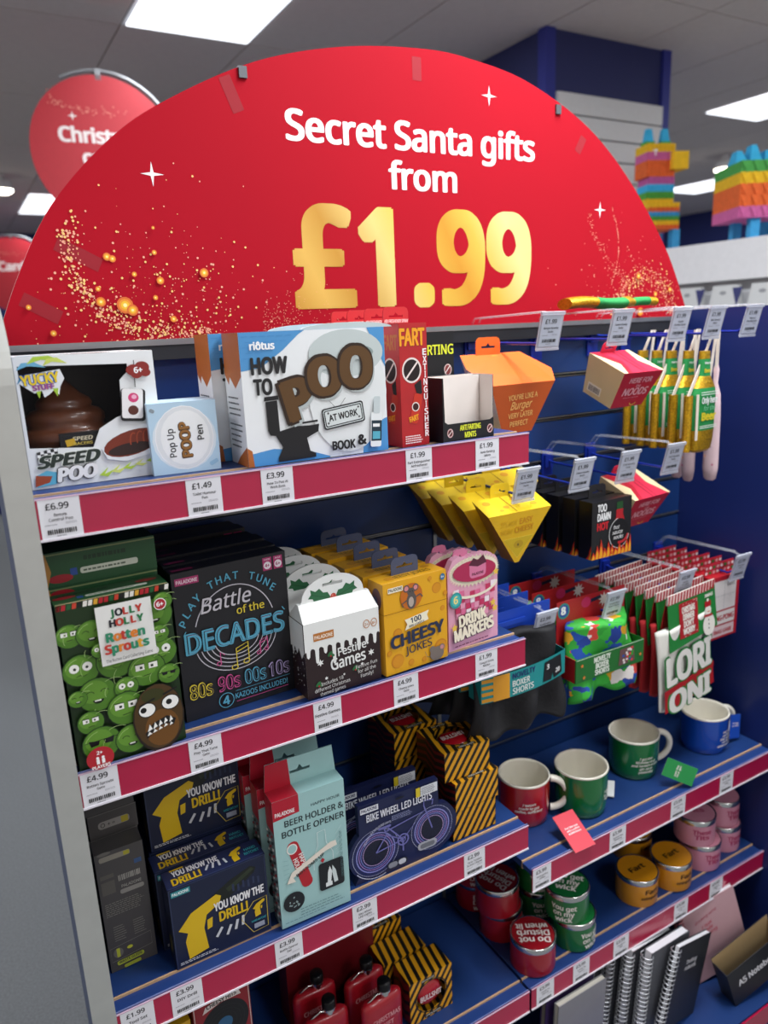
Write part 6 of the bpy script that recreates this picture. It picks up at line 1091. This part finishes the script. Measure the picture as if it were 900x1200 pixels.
b = MB(); b.box((-.055, .008, .165), (.055, .0095, .195), '#c02436'); b.done('header_card', t); a = Art((-.055, .008, .165)); rr = random.Random(6)
for k in range(16): a.ell(.6 + (k % 8) * 1.4, .8 + (k // 8) * 1.3, .5, .42, ('#e6dcd8', '#2f7a3a', '#d8a8a8')[k % 3], n=10)
a.done('spotted_print', t)
for k in range(5): dup(t, (-.004 * (k + 1), .032 * (k + 1), 0), ('second', 'third', 'fourth', 'fifth', 'rearmost')[k] + ' red Christmas pack with spotted top counted from the front')

# ================================================================== NOTEBOOKS ON THE BASE DECK
ZB = -.0715; WIRE = mat('#c9cbcf', .3, .8, name='spiral_wire')
def notebook(label, loc, w_, h_, d_, cover, lean=0, rz=0, spiral=True, art=None, page='#e2e2e6', tilt=0, wire=None):
    loc = (loc[0], loc[1], ZB + .0005 + w_ * max(sin(lean), 0) + d_ / 2 * abs(sin(tilt)))
    t = thing('notebook', label, 'notebook', loc, Euler((tilt, lean, rz), 'XYZ'), 'notebooks under the tin shelf')
    cm = resolve(cover)
    b = MB(); b.box((0, -d_ / 2, 0), (w_, -d_ / 2 + .0018, h_), cm); b.done('front_cover', t); b = MB(); b.box((0, d_ / 2 - .0018, 0), (w_, d_ / 2, h_), cm); b.done('back_cover', t)
    b = MB(); b.box((.003, -d_ / 2 + .0018, .002), (w_ - .002, d_ / 2 - .0018, h_ - .002), page); b.done('page_block', t)
    if spiral:
        b = MB(); wr = wire or WIRE
        for k in range(int(h_ / .0115)):
            z = .008 + k * .0115; b.tube([(-.003 + .0125 * cos(q), (d_ / 2 + .004) * sin(q), z + .0014 * cos(q)) for q in [2 * pi * i / 10 for i in range(10)]], .0019, wr, n=5, closed=True)
        tag(b.done('spiral_binding', t), kind='stuff')
    if art: a = Art((0, -d_ / 2, 0)); art(a); a.done('cover_lettering', t)
    return t
def a1(a): a.text('Thrilling', 7.4, 15.6, '#d9d9de', w=5, h=1.0, bold=.03, shear=.15); a.text('Fullwords.', 7.4, 14.1, '#d9d9de', w=5.4, h=1.0, bold=.03, shear=.15)
notebook('front black spiral notebook with white lettering leaning to the right', (1.215, .935, ZB), .150, .212, .014, '#15171d', lean=RD(17), rz=RD(8), art=a1)
for k, (x, y, col_, d_) in enumerate(((1.180, .966, '#4c4e54', .022), (1.148, .993, '#22242a', .022), (1.116, 1.020, '#1b1d22', .022))):
    notebook(('white-paged spiral notebook with grey cover right behind the front black one', 'white-paged spiral notebook, second behind the front black one', 'white-paged spiral notebook, third behind the front black one')[k], (x, y, ZB), (.145), .236, d_, col_, lean=RD(6), rz=RD(4))
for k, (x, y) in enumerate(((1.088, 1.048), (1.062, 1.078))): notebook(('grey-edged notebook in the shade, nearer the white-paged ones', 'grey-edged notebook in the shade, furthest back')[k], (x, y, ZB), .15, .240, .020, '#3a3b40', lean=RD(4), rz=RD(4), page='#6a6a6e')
def a2(a): a.text('drinking wine', 7, 18.6, '#b03a56', w=7, h=.8, shear=.3, rot=12); [a.text(l, 6.8, 15.9 - i * 1.5, '#c0304e', h=1.0, shear=.3, rot=14) for i, l in enumerate(('I feel', 'while', 'drinking'))]
notebook('pale pink spiral notebook leaning left against the wing panel', (1.440, 1.000, ZB), .165, .232, .012, '#c9a0a6', lean=RD(-17), rz=RD(-14), tilt=RD(-2), art=a2, wire=mat('#b06a72', .3, .7))
notebook('silver notebook with purple edge lying in front at the lower left', (.925, .985, ZB), .150, .226, .014, mat('#8d8c90', .3, .3), lean=RD(3), rz=RD(2), spiral=False, page='#b9b4a8'); notebook('purple-edged notebook behind the silver one at the lower left', (.915, 1.015, ZB), .150, .233, .016, '#3c2a58', lean=RD(3), rz=RD(2), spiral=False, page='#8f8a80')
t = thing('display_tray', 'black card display tray lettered A5 Notebook at the lower right', 'display tray', (1.462, .905, ZB), Euler((0, RD(-20), RD(-8)), 'XYZ'))
b = MB(); KC = '#b59a70'
b.box((0, -.002, 0), (.19, 0, .115), '#17181c'); b.box((0, 0, 0), (.002, .045, .115), '#17181c'); b.box((.188, 0, 0), (.19, .045, .115), '#17181c', {'left': card(KC)}); b.box((0, .043, 0), (.19, .045, .13), '#17181c', {'front': card(KC)}); b.box((0, 0, 0), (.19, .045, .002), '#17181c'); b.done('tray_body', t)
a = Art((0, -.002, 0)); a.text('A5 Notebook', 9.4, 5.4, '#e6e6ea', w=13.5, h=1.9, bold=.05); a.done('tray_lettering', t)

# ================================================================== BACKGROUND
def round_sign(label, ctr, r, rz, lines, lh, hang):
    t = thing('round_hanging_sign', label, 'sign', ctr, (0, 0, rz), 'round red signs at the back of the shop')
    b = MB(); b.prism([(r * cos(2 * pi * i / 48), r * sin(2 * pi * i / 48)) for i in range(48)], 0, .006, mat('#b8202e', .5)); b.done('sign_disc', t)
    a = Art((0, 0, 0))
    for i, l in enumerate(lines): a.text(l, 0, r * 100 * .12 - i * lh * 1.55, '#f0e6e4', h=lh, bold=.06, res=3)
    a.star(-r * 40, r * 45, 2, '#f0e6e4'); rr = random.Random(1)
    for k in range(60): q = rr.uniform(.3, 2.2); a.ell(-10 + 22 * cos(pi - q) * .9 + rr.gauss(0, 1) + 8, r * 78 - 8 * sin(q) + rr.gauss(0, 1), .3, .3, '#e08a78', n=6)
    a.done('sign_lettering', t)
    b = MB(); b.tube([(r * 1.06 * cos(RD(q)), .01, r * 1.06 * sin(RD(q))) for q in range(118, 8, -10)], .008, mat('#8f9296', .4, .5), n=6); b.done('curved_arm', t)
    b = MB(); b.box((-.012, .0, r - .02), (.012, .015, r * 1.08), mat('#8f9296', .4, .5)); b.box((r * .98, .0, -hang), (r * 1.04, .03, r * .4), mat('#8f9296', .4, .5)); b.done('sign_post', t); return t
t = round_sign('round red sign lettered Christmas cards hanging behind the left of the header', (.745, 3.63, 2.405), .305, RD(-4), ('Christmas', 'cards'), 5.6, 2.58)
round_sign('smaller far round red sign at the left edge', (.74, 8.6, 2.28), .36, RD(0), ('Cards',), 8, 2.40)
# far gondolas on the left
def far_unit(label, x, y, w_, d_, h_):
    t = thing('far_display_unit', label, 'display unit', (x, y, FLOOR), (0, 0, 0), 'navy display units at the back')
    b = MB(); b.box((-w_ / 2, -.03, 0), (w_ / 2, .03, h_), mat('#1a2452', .6)); b.box((-w_ / 2, -d_, 0), (w_ / 2, d_, .16), mat('#232d62', .6)); b.done('unit_body', t)
    for k in range(4): b = MB(); b.box((-w_ / 2, -d_, .4 + k * .38), (w_ / 2, -.03, .425 + k * .38), mat('#2a3570', .5)); b.done('unit_shelf', t)
    return t
far_unit('navy display unit under the round Christmas cards sign', 1.25, 4.15, 1.7, .38, 1.95); far_unit('distant navy display unit below the far round sign', 1.2, 9.15, 2.2, .4, 1.75)
# right gondola with hanging bags and pinatas
t = thing('white_display_unit', 'white display unit with navy pennant bags behind the blue wing', 'display unit', (3.15, 2.2, FLOOR)); WHT = mat('#c9cacd', .5, name='white_unit')
b = MB(); b.box((-.22, -2.0, 0), (.22, .72, 1.66), WHT); b.done('unit_body', t); b = MB(); b.box((-.255, -2.0, 1.90), (.24, .72, 2.06), mat('#dcdcde', .5)); b.done('fascia', t); b = MB(); b.box((-.2, -2.0, 1.66), (.22, .72, 1.90), WHT); b.done('upper_panel', t)
t0 = thing('party_bag', 'pale party bag on the white unit, cut by the right picture edge', 'party bag', (2.90, 1.93, 1.50), (0, 0, RD(-90)), 'pale party bags on the white unit')
b = MB(); b.hexa([(-.09, -.03, 0), (.09, -.03, 0), (.09, .02, 0), (-.09, .02, 0), (-.06, -.008, .23), (.06, -.008, .23), (.06, .008, .23), (-.06, .008, .23)], '#c6c8c8'); b.done('bag_body', t0)
a = Art((0, -.03, 0)); a.v = V((0, .022, .23)).normalized(); a.n = a.u.cross(a.v); a.poly([(3.2, 22), (8.0, 22), (6.0, 14)], '#262c64'); a.ell(-1, 20, 1.6, .8, '#8a8c90'); a.ell(-3, 6, 2.4, 1.8, '#d0764a'); a.ell(1, 7, 2.2, 1.6, '#d2b04a'); a.ell(-1, 10, 1.6, 1.2, '#8a9acc'); a.done('bag_print', t0)
for k in range(3):
    dup(t0, (0, .18 * (k + 1), .0), 'pale party bag on the white unit, %s' % ('second from the right picture edge', 'third from the right picture edge', 'nearest the right end of the red header')[k])
def pinata(label, x, y, z, head, s_=1.0, rz=0):
    t = thing('donkey_pinata', label, 'pinata', (x, y, z), (0, 0, rz), 'striped donkey pinatas on the white unit'); cs = ['#e0642c', '#e8b820', '#4a9a3a', '#3a9ad0', '#b85a9a', '#e0642c', '#d85a5a', '#e8b820', '#4aa04a', '#3ab0e0']
    def stripe(name, fn, n, cc, th=1):
        b = MB()
        for i in range(n):
            x0, y0, x1, y1, z0, z1 = fn(i, n); c_ = mat(cc[i % len(cc)], .9, noise=.25, nscale=80, bump=.8, bscale=120); b.box((x0, y0, z0), (x1, y1, z1), c_)
            for q in range(7): xx = x0 + (x1 - x0) * q / 7; b.add([(xx, y0 - .004, z1), (xx + (x1 - x0) / 9, y0 - .004, z1), (xx + (x1 - x0) / 14, y0 - .010, z0 - .006)], [(0, 2, 1)], c_)
        b.done(name, t)
    if head:
        stripe('body', lambda i, n: (-.075, -.09, .068, .08, .10 + i * .018, .10 + (i + 1) * .018), 6, ['#e0642c', '#e8b820', '#4a9a3a', '#3a9ad0']); stripe('neck', lambda i, n: (-.07 + .003 * i, -.05, .06, .045, .20 + i * .030, .20 + (i + 1) * .030), 4, ['#e8b820', '#4a9a3a', '#3ab0e0', '#b85a9a']); stripe('head', lambda i, n: (-.075, -.055, .055, .05, .32 + i * .033, .32 + (i + 1) * .033), 4, ['#e0642c', '#e0642c', '#c8609a', '#e8b820'])
        b = MB(); b.box((.03, -.09, .345), (.10, .0, .415), mat('#e8b820', .9, noise=.2)); b.done('muzzle', t)
        for k in (-.045, .03): b = MB(); b.hexa([(k - .02, -.02, .45), (k + .02, -.02, .45), (k + .02, .02, .45), (k - .02, .02, .45), (k - .012, -.01, .52), (k + .012, -.01, .52), (k + .012, .01, .52), (k - .012, .01, .52)], mat('#3ab0e0', .9, noise=.2)); b.box((k - .022, -.022, .45), (k + .022, .022, .468), mat('#4aa04a', .9, noise=.2)); b.done('ear', t)
        b = MB(); b.box((-.05, -.058, .405), (-.03, -.055, .43), mat('#eeeeee', .6)); b.done('eye', t)
    else:
        stripe('body', lambda i, n: (-.13, -.11, .16, .12, .08 + i * .04, .08 + (i + 1) * .04), 5, ['#c8609a', '#e0642c', '#e0642c', '#e8b820', '#4aa04a']); b = MB()
        for k in range(5): b.hexa([(-.12 + k * .055, -.04, .28), (-.07 + k * .055, -.04, .28), (-.07 + k * .055, .04, .28), (-.12 + k * .055, .04, .28), (-.11 + k * .055, -.02, .33 + .02 * (k % 2)), (-.09 + k * .055, -.02, .33 + .02 * (k % 2)), (-.09 + k * .055, .02, .33 + .02 * (k % 2)), (-.11 + k * .055, .02, .33 + .02 * (k % 2))], mat('#3ab0e0', .9, noise=.2))
        b.done('mane', t)
    for x0, y0 in ((-.07, -.09), (.04, -.09), (-.07, .06), (.04, .06)): b = MB(); b.box((x0, y0, 0), (x0 + .035, y0 + .035, .10), mat('#3a9ad0', .9, noise=.2)); b.done('leg', t)
    t.scale = (1.1, 1.1, 1.1); return t
TOPZ = FLOOR + 2.06
pinata('striped donkey pinata with yellow muzzle and upright blue ears', 3.12, 2.70, TOPZ, True, rz=RD(-20)); pinata('striped donkey pinata body cut by the right edge', 3.12, 2.14, TOPZ, False, rz=RD(-30))
